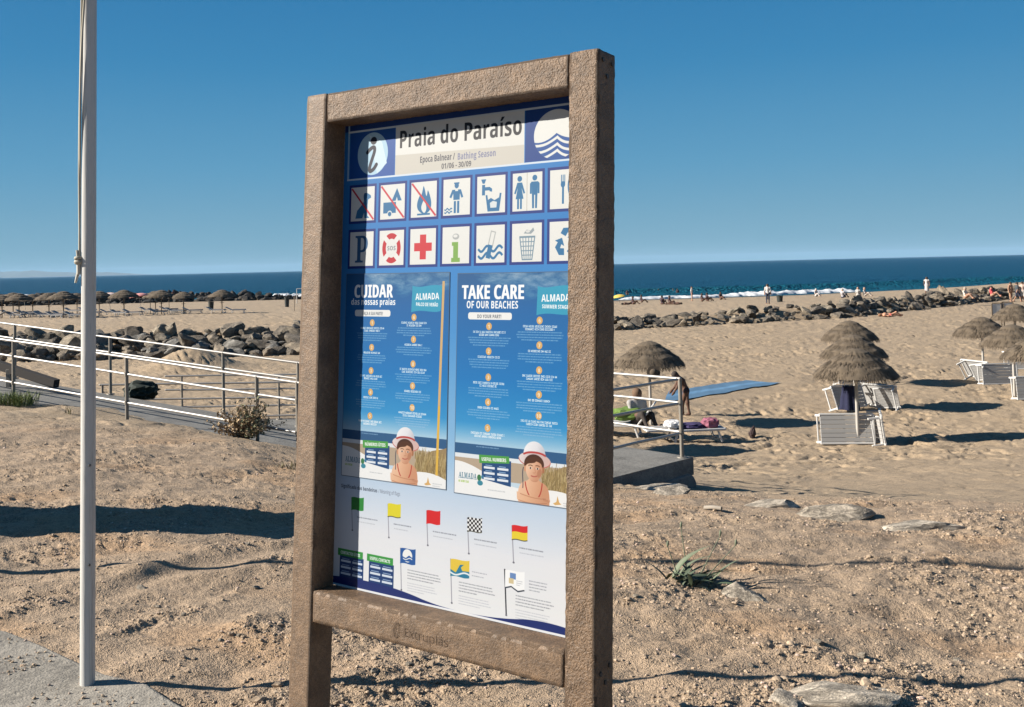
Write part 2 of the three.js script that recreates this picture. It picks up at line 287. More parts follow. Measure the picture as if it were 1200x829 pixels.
function roughBox(w, h, d, seg, amp, seed) {                              // cast plastic profile with uneven faces and worn edges
  const g = new RoundedBoxGeometry(w, h, d, 3, 0.006); const s = new THREE.BoxGeometry(w, h, d, ...seg), p = s.attributes.position;
  const rx = w / 2, ry = h / 2, rz = d / 2, e = 0.006;
  for (let i = 0; i < p.count; i++) {
    const v = V(p.getX(i), p.getY(i), p.getZ(i)), c = V(clamp(v.x, -rx + e, rx - e), clamp(v.y, -ry + e, ry - e), clamp(v.z, -rz + e, rz - e)), n = v.clone().sub(c);
    if (n.length() > 0) { n.normalize(); v.copy(c).addScaledVector(n, e); }
    const k = amp * (0.6 * n3(v.x * 22 + seed, v.y * 22, v.z * 22) + 0.5 * n3(v.x * 70, v.y * 70 + seed, v.z * 70) + 0.35 * n3(v.x * 150, v.y * 150, v.z * 150 + seed)); v.addScaledVector(n, k); p.setXYZ(i, v.x, v.y, v.z);
  }
  const m = mergeVertices((s.deleteAttribute('uv'), s.deleteAttribute('normal'), s), 1e-5); m.computeVertexNormals(); g.dispose(); return boxUV(m);
}
// canvas helpers, in millimetres
function text(c, s, x, y, size, o = {}) {
  c.save(); c.font = `${o.weight ?? 'bold'} ${size}px ${o.font ?? 'sans-serif'}`; c.fillStyle = o.color ?? '#fff'; c.textBaseline = 'alphabetic'; c.textAlign = 'left';
  const w = c.measureText(s).width, k = o.width ? o.width / w : 1; c.translate(o.align === 'center' ? x - (w * k) / 2 : x, y); if (o.turn) c.rotate(o.turn); c.scale(k, 1); c.fillText(s, 0, 0); c.restore();
}
function smallPrint(c, cx, y, w, lines, gap, h, color, left) {              // lines of print too small to read
  c.fillStyle = color; const lw0 = Math.max(1.1, h * 0.46);
  for (let i = 0; i < lines; i++) {
    const lw = w * (i === lines - 1 ? rr(0.5, 0.8) : rr(0.88, 1)); let x = left ? cx : cx - lw / 2; const end = x + lw;
    while (x < end) {
      const n = 2 + Math.floor(rnd() * 7);
      for (let k = 0; k < n && x < end; k++) { const q = lw0 * rr(0.75, 1.25), s = Math.max(0.5, q * 0.32), kind = Math.floor(rnd() * 5), yy = y + i * gap; c.fillRect(x, yy, s, h); if (kind < 3) c.fillRect(x + q - s, yy, s, h); if (kind !== 1) c.fillRect(x, yy + (kind === 2 ? h * 0.42 : 0), q, h * 0.24); if (kind !== 2) c.fillRect(x, yy + h * 0.78, q, h * 0.22); x += q + lw0 * 0.3; }
      x += lw0 * 0.9;
    }
  }
}
function path(c, pts, color, close = true) { c.beginPath(); pts.forEach(([x, y], i) => (i ? c.lineTo(x, y) : c.moveTo(x, y))); if (close) c.closePath(); c.fillStyle = color; c.fill(); }
function ell(c, x, y, a, b, color, turn = 0, s = 0, e = 7) { c.beginPath(); c.ellipse(x, y, a, b, turn, s, Math.min(e, s + Math.PI * 2)); c.fillStyle = color; c.fill(); }
function stroke(c, pts, color, w) { c.beginPath(); pts.forEach(([x, y], i) => (i ? c.lineTo(x, y) : c.moveTo(x, y))); c.strokeStyle = color; c.lineWidth = w; c.stroke(); }
function waves(c, x, y, w, a, n, color, lw) { const p = []; for (let i = 0; i <= 40; i++) p.push([x + (w * i) / 40, y + a * Math.sin((i / 40) * Math.PI * 2 * n)]); stroke(c, p, color, lw); }
function flagShape(c, x, y, w, h, fill) { c.save(); c.beginPath(); c.moveTo(x, y + 5); c.bezierCurveTo(x + w * 0.35, y - 1, x + w * 0.6, y + 8, x + w, y); c.lineTo(x + w, y + h); c.bezierCurveTo(x + w * 0.65, y + h + 8, x + w * 0.4, y + h - 4, x, y + h + 5); c.closePath(); c.fillStyle = fill; c.fill(); c.clip(); }
const BLUE = '#2a5d9c', PIC = '#2f76a6', NAVY = '#1d2f6e';
const PRINT = 1.25;
reseed(91);
const panelMap = canvasTexture(Math.round(PW * 1000 * PRINT), Math.round(PH * 1000 * PRINT), (c) => {
  const w = PW * 1000, h = PH * 1000; c.scale(PRINT, PRINT);
  c.fillStyle = '#2f82c8'; c.fillRect(0, 0, w, h);
  const bg = c.createLinearGradient(0, 500, 0, 1618);                       // printed background: blue above running to white paper below
  [[0, '#3387cc'], [0.2, '#4593d2'], [0.5, '#86b8de'], [0.68, '#c3d4e6'], [0.82, '#e6e7ea'], [1, '#eeeeec']].forEach(([t, k]) => bg.addColorStop(t, k)); c.fillStyle = bg; c.fillRect(0, 500, w, h - 500);
  c.fillStyle = '#153f88'; c.fillRect(0, 0, w, 24);
  c.fillStyle = '#a9cdec'; c.fillRect(16, 0, 8, 200); c.fillStyle = '#dfe9f2'; c.fillRect(16, 22, w - 16, 7); c.fillRect(16, 196, w - 16, 6);
  c.fillStyle = '#1b57a8'; c.fillRect(28, 30, 214, 165);
  c.fillStyle = '#ecebe4'; c.fillRect(244, 28, 541, 168); c.fillStyle = '#d7d2c6'; c.beginPath(); c.moveTo(244, 127); c.lineTo(785, 138); c.lineTo(785, 196); c.lineTo(244, 196); c.fill();
  ell(c, 137, 112, 72, 76, '#b9dcef'); path(c, [[120, 45], [180, 72], [205, 150], [160, 185]], '#d9eef7');
  ell(c, 141, 66, 15, 14, '#17182c'); c.lineWidth = 14; c.lineCap = 'round'; c.strokeStyle = '#1c2038'; c.beginPath(); c.moveTo(112, 106); c.bezierCurveTo(140, 80, 156, 84, 140, 120); c.bezierCurveTo(124, 156, 118, 172, 128, 174); c.bezierCurveTo(140, 172, 148, 164, 156, 152); c.stroke(); c.lineCap = 'butt';
  text(c, 'Praia do Paraíso', 258, 104, 84, { width: 520, color: '#23252f', weight: 'bold' }); text(c, 'Praia do Paraíso', 258, 104, 84, { width: 520, color: '#23252f', weight: 'normal' });
  text(c, 'Epoca Balnear /', 355, 162, 30, { width: 152, color: '#4a4c58', weight: 'bold' }); text(c, 'Bathing Season', 517, 165, 30, { width: 158, color: '#868aa8', weight: 'bold' }); text(c, '01/06 - 30/09', 450, 191, 25, { width: 126, color: '#55565e' });
  c.fillStyle = '#17458f'; c.fillRect(788, 29, w - 788, 166); ell(c, 905, 116, 84, 79, '#efefe9');
  c.save(); c.beginPath(); c.ellipse(905, 116, 84, 79, 0, 0, 7); c.clip(); c.fillStyle = '#2358a0'; c.beginPath(); c.moveTo(815, 133); c.bezierCurveTo(850, 145, 880, 130, 905, 112); c.bezierCurveTo(925, 125, 960, 140, 1000, 125); c.lineTo(1000, 210); c.lineTo(815, 210); c.fill();
  for (const y of [143, 164, 184]) { c.strokeStyle = '#efefe9'; c.lineWidth = 8; c.beginPath(); c.moveTo(810, y); c.bezierCurveTo(850, y + 12, 880, y - 2, 908, y - 18); c.bezierCurveTo(930, y + 4, 960, y + 10, 1000, y - 8); c.stroke(); } c.restore();
  // pictograms
  const icon = (i, j, draw) => { const x = 30 + i * 140.6, y = 219 + j * 160, s = 130; c.fillStyle = '#1b3784'; c.fillRect(x, y, s, s + 9); c.fillStyle = '#ecece6'; c.fillRect(x + 9, y + 9, s - 18, s - 9); c.save(); c.translate(x + 9, y + 9); draw(); c.restore(); };
  const ban = () => stroke(c, [[3, 4], [109, 118]], '#d2414f', 7);
  icon(0, 0, () => { path(c, [[22, 112], [30, 84], [50, 66], [62, 52], [60, 34], [68, 22], [80, 24], [94, 32], [96, 40], [82, 46], [80, 66], [80, 104], [90, 112], [66, 112], [64, 92], [56, 112]], PIC); ell(c, 66, 34, 6, 12, '#235f8c'); ban(); });
  icon(1, 0, () => { c.fillStyle = PIC; c.fillRect(14, 62, 58, 38); path(c, [[52, 58], [76, 14], [98, 58], [80, 58], [76, 44], [70, 58]], PIC); ell(c, 44, 102, 11, 11, '#ecece6'); ell(c, 44, 103, 8, 8, PIC); ban(); });
  icon(2, 0, () => { c.beginPath(); c.moveTo(56, 110); c.bezierCurveTo(10, 96, 30, 60, 40, 44); c.bezierCurveTo(44, 56, 48, 40, 54, 14); c.bezierCurveTo(64, 30, 62, 44, 68, 50); c.bezierCurveTo(72, 44, 70, 36, 74, 30); c.bezierCurveTo(96, 70, 96, 104, 62, 110); c.fillStyle = PIC; c.fill(); c.beginPath(); c.moveTo(56, 106); c.bezierCurveTo(36, 90, 50, 76, 58, 58); c.bezierCurveTo(66, 80, 74, 92, 62, 106); c.fillStyle = '#ecece6'; c.fill(); c.fillStyle = PIC; c.fillRect(28, 108, 56, 6); ban(); });
  icon(3, 0, () => { ell(c, 56, 22, 9, 10, PIC); c.fillRect(45, 12, 22, 5); path(c, [[38, 36], [74, 36], [84, 62], [76, 64], [70, 48], [69, 70], [43, 70], [42, 48], [34, 64], [26, 60]], PIC); c.fillStyle = '#ecece6'; c.fillRect(50, 36, 12, 5); c.fillStyle = PIC; c.fillRect(45, 74, 9, 40); c.fillRect(59, 74, 9, 40); waves(c, 6, 100, 32, 3, 2, PIC, 4); waves(c, 6, 110, 32, 3, 2, PIC, 4); });
  icon(4, 0, () => { path(c, [[16, 10], [36, 10], [30, 24], [22, 24]], PIC); c.fillStyle = PIC; c.fillRect(20, 28, 12, 34); c.fillRect(30, 36, 22, 11); path(c, [[50, 36], [60, 42], [60, 52], [50, 50]], PIC); stroke(c, [[38, 62], [46, 112], [86, 112], [94, 58]], PIC, 7); path(c, [[44, 78], [56, 72], [70, 80], [88, 72], [84, 110], [48, 110]], PIC); path(c, [[52, 88], [64, 82], [80, 86], [78, 104], [54, 104]], '#dfe6e6'); });
  icon(5, 0, () => { c.fillStyle = '#b9b2a6'; c.fillRect(54, 0, 2, 121); ell(c, 27, 18, 9, 9, PIC); path(c, [[18, 30], [36, 30], [48, 64], [42, 66], [34, 46], [42, 82], [12, 82], [20, 46], [12, 66], [6, 64]], PIC); c.fillStyle = PIC; c.fillRect(18, 82, 7, 32); c.fillRect(29, 82, 7, 32); ell(c, 84, 18, 9, 9, PIC); path(c, [[66, 36], [72, 30], [96, 30], [102, 36], [102, 68], [95, 68], [95, 44], [93, 114], [86, 114], [86, 72], [82, 72], [82, 114], [75, 114], [73, 44], [73, 68], [66, 68]], PIC); });
  icon(6, 0, () => { c.fillStyle = PIC; c.fillRect(40, 16, 3, 28); c.fillRect(46, 16, 3, 28); c.fillRect(52, 16, 3, 28); c.fillRect(44, 42, 7, 64); ell(c, 47, 46, 8, 10, PIC); ell(c, 80, 52, 16, 36, PIC); });
  icon(0, 1, () => text(c, 'P', 56, 108, 132, { color: '#2a5f8c', align: 'center', font: 'serif', width: 66 }));
  icon(1, 1, () => { ell(c, 56, 62, 42, 52, '#c8303c'); for (let k = 0; k < 4; k++) { const a = Math.PI / 4 + (k * Math.PI) / 2; c.save(); c.translate(56 + Math.cos(a) * 34, 62 + Math.sin(a) * 43); c.rotate(a); c.fillStyle = '#f0efe9'; c.fillRect(-14, -9, 28, 18); c.restore(); } ell(c, 56, 62, 26, 33, '#ecece6'); text(c, 'SOS', 56, 70, 22, { color: '#8b8f95', align: 'center', width: 40 }); });
  icon(2, 1, () => { c.fillStyle = '#d83a44'; c.fillRect(43, 20, 27, 84); c.fillRect(18, 48, 77, 28); });
  icon(3, 1, () => { ell(c, 56, 32, 14, 10, '#b5b8b6'); ell(c, 54, 30, 9, 5, '#ecece6'); path(c, [[40, 50], [66, 50], [66, 102], [74, 102], [74, 116], [38, 116], [38, 102], [46, 102], [46, 62], [40, 62]], '#86b257'); });
  icon(4, 1, () => { c.save(); c.translate(56, 66); c.rotate(0.25); c.strokeStyle = '#b9bcb9'; c.lineWidth = 4; c.strokeRect(-8, -46, 17, 50); c.fillStyle = PIC; c.fillRect(-8, -2, 17, 44); c.restore(); waves(c, 8, 76, 96, 9, 2, PIC, 8); waves(c, 8, 98, 96, 9, 2, PIC, 8); });
  icon(5, 1, () => { stroke(c, [[30, 44], [40, 114], [76, 114], [86, 44]], '#7d97a6', 4); for (let k = 0; k < 6; k++) { const t = k / 5; stroke(c, [[30 + 56 * t, 44], [40 + 36 * t, 114]], '#7d97a6', 3); stroke(c, [[30 + 2 * k, 44 + 14 * k], [86 - 2 * k, 44 + 14 * k]], '#7d97a6', 3); } c.fillStyle = '#7d97a6'; c.fillRect(28, 40, 60, 6); path(c, [[44, 32], [56, 20], [70, 24], [80, 14], [84, 24], [72, 34]], '#9aa6ab'); ell(c, 60, 26, 8, 4, '#e2e2dd'); });
  icon(6, 1, () => { for (let k = 0; k < 3; k++) { c.save(); c.translate(66, 66); c.rotate((k * Math.PI * 2) / 3); path(c, [[-16, -46], [12, -46], [20, -30], [30, -36], [24, -10], [-2, -16], [8, -22], [0, -32], [-8, -20], [-26, -30]], PIC); c.restore(); } });
  // flags
  text(c, 'Significado das bandeiras', 27, 1282, 17, { width: 170, color: '#3d4654' }); text(c, '/ Meaning of flags', 202, 1282, 17, { width: 98, color: '#79828e', weight: 'normal' });
  const pole = (x, y, l, k = '#a6a6ae', pw = 4) => { stroke(c, [[x, y], [x + 8, y + l]], k, pw); ell(c, x + 8, y + l, 4, 3, '#77777f'); };
  const line = (x, y) => { smallPrint(c, x, y, 135, 1, 8, 3.5, '#6b6f78', true); smallPrint(c, x + 2, y + 15, 110, 1, 8, 3, '#b3b6bc', true); };
  [[78, '#2f8a3c'], [246, '#e2d533'], [415, '#d9272c'], [583, null], [755, '#d92a2e']].forEach(([x, k], i) => {
    pole(x, 1312 + i * 2, 110); flagShape(c, x, 1306 + i * 2, 58, 44, k ?? '#f2f2f0');
    if (i === 3) for (let a = 0; a < 8; a++) for (let b = 0; b < 9; b++) if ((a + b) % 2) { c.fillStyle = '#16171a'; c.fillRect(x + a * 7.5, 1302 + i * 2 + b * 7, 7.5, 7); }
    if (i === 4) { c.fillStyle = '#ead13a'; c.beginPath(); c.moveTo(x, 1339); c.bezierCurveTo(x + 20, 1331, x + 38, 1342, x + 60, 1333); c.lineTo(x + 60, 1380); c.lineTo(x, 1380); c.fill(); }
    c.restore(); if (i !== 0 && i !== 2) { c.strokeStyle = '#5b5a4c'; c.lineWidth = 3; const y = 1306 + i * 2; c.beginPath(); c.moveTo(x, y + 49); c.bezierCurveTo(x + 23, y + 40, x + 38, y + 52, x + 58, y + 44); c.stroke(); } line(x + 28, 1373 + i * 2);
  });
  const block = (x, y) => { smallPrint(c, x, y, 140, 4, 9, 3, '#7c7f86', true); smallPrint(c, x, y + 42, 130, 4, 8, 2.6, '#bcbfc5', true); };
  pole(306, 1450, 135); flagShape(c, 306, 1446, 66, 50, '#2b5c9e'); ell(c, 337, 1472, 21, 21, '#f2f2ee'); path(c, [[316, 1476], [330, 1480], [344, 1470], [358, 1476], [352, 1490], [322, 1490]], '#2b5c9e'); waves(c, 318, 1482, 40, 3, 1, '#f2f2ee', 3); c.restore(); block(339, 1515);
  pole(518, 1454, 137); flagShape(c, 518, 1450, 76, 54, '#e8c84a'); path(c, [[518, 1486], [540, 1494], [556, 1468], [572, 1466], [560, 1476], [566, 1486], [600, 1484], [600, 1520], [518, 1520]], '#2f7f9e'); waves(c, 518, 1496, 80, 5, 1, '#eef3f3', 5); c.restore(); smallPrint(c, 604, 1480, 60, 2, 12, 3, '#9a9da4', true); block(553, 1520);
  pole(730, 1454, 137, '#3a3c42', 5); flagShape(c, 732, 1452, 72, 54, '#fafaf8'); c.fillStyle = '#6f8fc0'; c.fillRect(750, 1462, 22, 18); c.fillStyle = '#d9c79a'; c.fillRect(746, 1478, 18, 16); smallPrint(c, 774, 1482, 24, 3, 6, 2, '#9a9da4', true); c.restore(); stroke(c, [[732, 1510], [755, 1503], [780, 1514], [804, 1507]], '#3f4650', 4); smallPrint(c, 820, 1474, 70, 4, 9, 3, '#8a8d94', true); block(772, 1525);
  // printed contact boxes and the navy wave along the foot
  for (const [x, s] of [[20, 'CONTACTOS ÚTEIS'], [157, 'USEFUL CONTACTS']]) {
    c.fillStyle = '#1d3f72'; c.fillRect(x + 10, 1512, 112, 74); c.fillStyle = '#3f9a48'; c.fillRect(x, 1490, 118, 24); text(c, s, x + 59, 1508, 14, { align: 'center', width: 92 });
    for (let k = 0; k < 3; k++) for (const dx of [16, 70]) { c.fillStyle = '#8fa6c6'; c.fillRect(x + dx + 4, 1521 + k * 21, 36, 3); c.fillStyle = '#dbe4ee'; c.fillRect(x + dx, 1527 + k * 21, 46, 7); }
  }
  c.fillStyle = NAVY; c.beginPath(); c.moveTo(0, 1588); c.bezierCurveTo(120, 1578, 280, 1578, 400, 1600); c.bezierCurveTo(520, 1618, 680, 1614, 800, 1592); c.bezierCurveTo(880, 1582, 960, 1588, w, 1598); c.lineTo(w, h); c.lineTo(0, h); c.fill();
  c.fillStyle = '#f2f2f2'; c.fillRect(0, h - 7, w, 7);
});
function childPortrait(c, x, y, s) {                                        // the photograph printed at the foot of each poster: a child in a sun hat with folded arms
  c.save(); c.translate(x, y); c.scale(s, s);
  const tone = (x0, x1, ...k) => { const g = c.createLinearGradient(x0, 0, x1, 30); k.forEach((v, i) => g.addColorStop(i / (k.length - 1), v)); return g; };
  const skin = tone(-64, 64, '#f2cbae', '#e8b996', '#cf9673'), face = tone(-34, 38, '#f3cfb4', '#eabd9d', '#cd9575'), deep = '#a96f52';
  c.filter = 'blur(0.8px)';
  c.beginPath(); c.moveTo(-64, 196); c.bezierCurveTo(-70, 150, -66, 122, -40, 112); c.bezierCurveTo(-20, 106, -18, 100, -15, 88); c.lineTo(16, 88); c.bezierCurveTo(18, 100, 22, 106, 42, 112); c.bezierCurveTo(66, 122, 70, 150, 66, 196); c.closePath(); c.fillStyle = skin; c.fill();
  c.globalAlpha = 0.5; ell(c, 3, 101, 17, 9, deep); c.globalAlpha = 1;
  c.lineWidth = 4; c.strokeStyle = '#b1352f'; c.beginPath(); c.moveTo(-36, 112); c.bezierCurveTo(-32, 140, -22, 158, -8, 170); c.moveTo(36, 112); c.bezierCurveTo(34, 140, 28, 156, 14, 170); c.stroke();
  c.beginPath(); c.moveTo(-72, 150); c.bezierCurveTo(-50, 152, -10, 164, 62, 160); c.bezierCurveTo(76, 166, 72, 182, 40, 184); c.bezierCurveTo(0, 188, -40, 186, -70, 178); c.closePath(); c.fillStyle = tone(-70, 70, '#f0c8a9', '#e5b48f', '#cf9877'); c.fill(); c.strokeStyle = deep; c.lineWidth = 2.5; c.globalAlpha = 0.7; c.beginPath(); c.moveTo(-64, 179); c.bezierCurveTo(-20, 188, 20, 186, 58, 178); c.moveTo(-58, 156); c.bezierCurveTo(-30, 162, 10, 170, 52, 164); c.stroke(); c.globalAlpha = 1;
  for (let k = 0; k < 4; k++) { c.strokeStyle = deep; c.lineWidth = 1.6; c.beginPath(); c.moveTo(40 + k * 6, 163 + k); c.lineTo(46 + k * 6, 172 + k); c.stroke(); }
  c.strokeStyle = '#2a2f4a'; c.lineWidth = 3; c.beginPath(); c.moveTo(-44, 62); c.bezierCurveTo(-52, 90, -42, 112, -46, 136); c.stroke();
  ell(c, 3, 34, 68, 27, tone(-66, 72, '#efe2de', '#cbb9b8', '#dcb6ac'), 0.06); c.strokeStyle = '#c2685f'; c.lineWidth = 3; c.beginPath(); c.ellipse(3, 34, 67, 26, 0.06, 0, 3.14); c.stroke();
  ell(c, 1, 48, 42, 34, '#4a2b1f'); ell(c, -36, 66, 6, 11, '#cf9674'); ell(c, 39, 66, 6, 11, '#a8704f'); ell(c, 1, 66, 35, 41, face);
  c.beginPath(); c.moveTo(-40, 58); c.bezierCurveTo(-42, 30, -10, 22, 6, 24); c.bezierCurveTo(34, 26, 44, 44, 40, 58); c.bezierCurveTo(34, 44, 22, 40, 10, 38); c.bezierCurveTo(0, 50, -22, 42, -32, 54); c.closePath(); c.fillStyle = '#54301f'; c.fill();
  for (const s of [-1, 1]) { ell(c, s * 15 + 1, 63, 6.5, 3.4, '#efe3da'); ell(c, s * 15 + 1, 63, 3.2, 3.4, '#3a2418'); c.strokeStyle = '#5d3a28'; c.lineWidth = 2.6; c.beginPath(); c.moveTo(s * 15 - 8, 54 + (s > 0 ? 0 : 1)); c.quadraticCurveTo(s * 15 + 1, 50, s * 15 + 10, 55); c.stroke(); }
  c.globalAlpha = 0.55; c.strokeStyle = deep; c.lineWidth = 2.4; c.beginPath(); c.moveTo(3, 60); c.quadraticCurveTo(7, 74, 7, 77); c.quadraticCurveTo(2, 81, -4, 78); c.stroke(); ell(c, 24, 78, 9, 16, deep, 0.3); c.globalAlpha = 1; c.strokeStyle = '#b0584e'; c.lineWidth = 3.4; c.beginPath(); c.moveTo(-12, 89); c.quadraticCurveTo(1, 95, 15, 88); c.stroke();
  c.beginPath(); c.moveTo(-45, 22); c.bezierCurveTo(-46, -48, 48, -50, 50, 22); c.bezierCurveTo(28, 8, -24, 8, -45, 22); c.fillStyle = tone(-46, 50, '#f4f3f4', '#e6e5e8', '#bcbac2'); c.fill(); c.strokeStyle = '#b8433f'; c.lineWidth = 7; c.beginPath(); c.moveTo(-45, 17); c.bezierCurveTo(-24, 4, 28, 4, 50, 17); c.stroke(); c.filter = 'none';
  c.restore();
}
function posterMap(english) {
  return canvasTexture(690, 1040, (c) => {
    c.scale(1.472, 1.472); const w = 469, h = 706;
    const sky = c.createLinearGradient(0, 0, 0, 560); [[0, '#1f5d92'], [0.2, '#0b66a8'], [0.6, '#0b78bd'], [0.85, '#3394cd'], [1, '#c6dae6']].forEach(([t, k]) => sky.addColorStop(t, k)); c.fillStyle = sky; c.fillRect(0, 0, w, h);
    for (let i = 0; i < 260; i++) { c.globalAlpha = 0.05; const x = rr(100, w), y = rr(0, 60) + (x > 250 ? 0 : -20) + 20 * n2(x * 0.02, 3); ell(c, x, y, rr(8, 40), rr(3, 12), '#f3f1ee', rr(-0.3, 0.3)); } c.globalAlpha = 1;   // clouds
    c.fillStyle = '#2c5c88'; c.fillRect(0, 545, w, 32); c.fillStyle = '#e4e9ec'; c.fillRect(0, 577, w, 14); c.fillStyle = '#b8a58e'; c.fillRect(0, 590, w, 60);
    path(c, [[330, 660], [340, 618], [372, 604], [410, 586], [450, 578], [w, 572], [w, 690], [330, 690]], '#9c8560'); for (let i = 0; i < 520; i++) { const x = rr(335, w), y = rr(610, 685); stroke(c, [[x, y], [x + rr(-5, 9), y - rr(12, 36)]], ['#a8905f', '#8f7a50', '#b9a577', '#85714a'][i % 4], 1.8); }   // dune grass
    c.fillStyle = '#f1f1ef'; c.beginPath(); c.moveTo(0, 602); c.bezierCurveTo(80, 600, 140, 650, 240, 664); c.bezierCurveTo(320, 672, 380, 640, w, 676); c.lineTo(w, h); c.lineTo(0, h); c.fill();
    childPortrait(c, english ? 306 : 290, 545, 0.86);
    // heading
    if (english) { text(c, 'TAKE CARE', 18, 84, 62, { width: 246 }); text(c, 'TAKE CARE', 20, 84, 62, { width: 246 }); text(c, 'OF OUR BEACHES', 38, 114, 33, { width: 204 }); }
    else { text(c, 'CUIDAR', 38, 84, 62, { width: 182 }); text(c, 'CUIDAR', 40, 84, 62, { width: 182 }); text(c, 'das nossas praias', 26, 110, 30, { width: 208 }); }
    c.fillStyle = '#f2f2ee'; c.beginPath(); c.roundRect(46, 127, english ? 172 : 166, 23, 8); c.fill(); text(c, english ? 'DO YOUR PART!' : 'FAÇA A SUA PARTE!', 130, 145, 16, { align: 'center', width: 96, color: '#5a6470' });
    // pennant
    const fx = english ? 314 : 309; c.fillStyle = '#2f9fc0'; c.beginPath(); c.moveTo(fx, 44); c.bezierCurveTo(fx + 40, 58, fx + 80, 34, fx + 128, 46); c.lineTo(fx + 124, 128); c.bezierCurveTo(fx + 90, 140, fx + 50, 120, fx - 4, 134); c.closePath(); c.fill();
    text(c, 'ALMADA', fx + 14, 92, 30, { width: 102, turn: -0.02 }); text(c, english ? 'SUMMER STAGE' : 'PALCO DE VERÃO', fx + 16, 112, 16, { width: 96, turn: 0.02 });
    stroke(c, [[443, 30], [428, 664]], '#d6b17a', 10); if (!english) stroke(c, [[434, 440], [428, 664]], '#e2b64a', 9);
    const col = (x, ys, wd) => ys.forEach((y, i) => { ell(c, x, y, 11, 12, '#e0b06c'); text(c, String(i + 1 + (x > 200 ? 5 : 0)), x, y + 6, 16, { align: 'center', color: '#f4e6cf' }); smallPrint(c, x, y + 15, wd * 0.78, i % 2 ? 1 : 2, 9, 6.5, '#ffffff'); smallPrint(c, x, y + (i % 2 ? 26 : 35), wd, 4, 8, 3, '#9cc0e0'); });
    if (english) { col(130, [171, 250, 332, 410, 491], 168); col(322, [150, 226, 302, 376, 440], 176); } else { col(129, [172, 257, 337, 411, 492], 142); col(318, [151, 225, 307, 380, 452], 158); }
    // contact box and crest line
    const gx = english ? 104 : 104; c.fillStyle = '#1e4a7c'; c.beginPath(); c.moveTo(gx + 6, 596); c.lineTo(gx + 118, 586); c.lineTo(gx + 118, 664); c.lineTo(gx + 6, 650); c.fill(); path(c, [[gx - 6, 576], [gx + 110, 572], [gx + 112, 594], [gx - 4, 602]], '#4f9f4a'); text(c, english ? 'USEFUL NUMBERS' : 'NÚMEROS ÚTEIS', gx + 4, 594, 15, { width: 96, turn: -0.04 });
    for (let k = 0; k < 3; k++) for (const dx of [14, 66]) { c.fillStyle = '#8fb0d2'; c.fillRect(gx + dx + 6, 605 + k * 17, 26, 2.6); c.fillStyle = '#e6ecf2'; c.fillRect(gx + dx, 610 + k * 17, 42, 7); }
    text(c, 'ALMADA', 18, 656, 26, { width: 72, color: '#33708a', font: 'serif' }); smallPrint(c, 18, 662, 66, 1, 8, 6, '#9cc04a', true); ell(c, 100, 648, 8, 10, '#3c7a4e'); ell(c, 113, 644, 5, 6, '#3c7a9e'); ell(c, 104, 664, 11, 8, '#3c8a9e');
    smallPrint(c, 134, 680, 86, 1, 8, 3, '#b0b4b8', true); path(c, [[392, 672], [398, 690], [406, 696], [384, 700], [376, 696], [388, 690]], '#d9ae6e'); smallPrint(c, 412, 690, 40, 2, 7, 2.6, '#b0b4b8', true);
    c.strokeStyle = '#54677c'; c.lineWidth = 2; c.strokeRect(1, 1, w - 2, h - 2);
  });
}
const printMat = (t) => new THREE.MeshPhysicalMaterial({ map: t, color: rgb(0.43, 0.445, 0.47), roughness: 0.45, specularIntensity: 0.3, side: THREE.DoubleSide });
M.panelEdge = mat([0.45, 0.45, 0.45], 0.5);
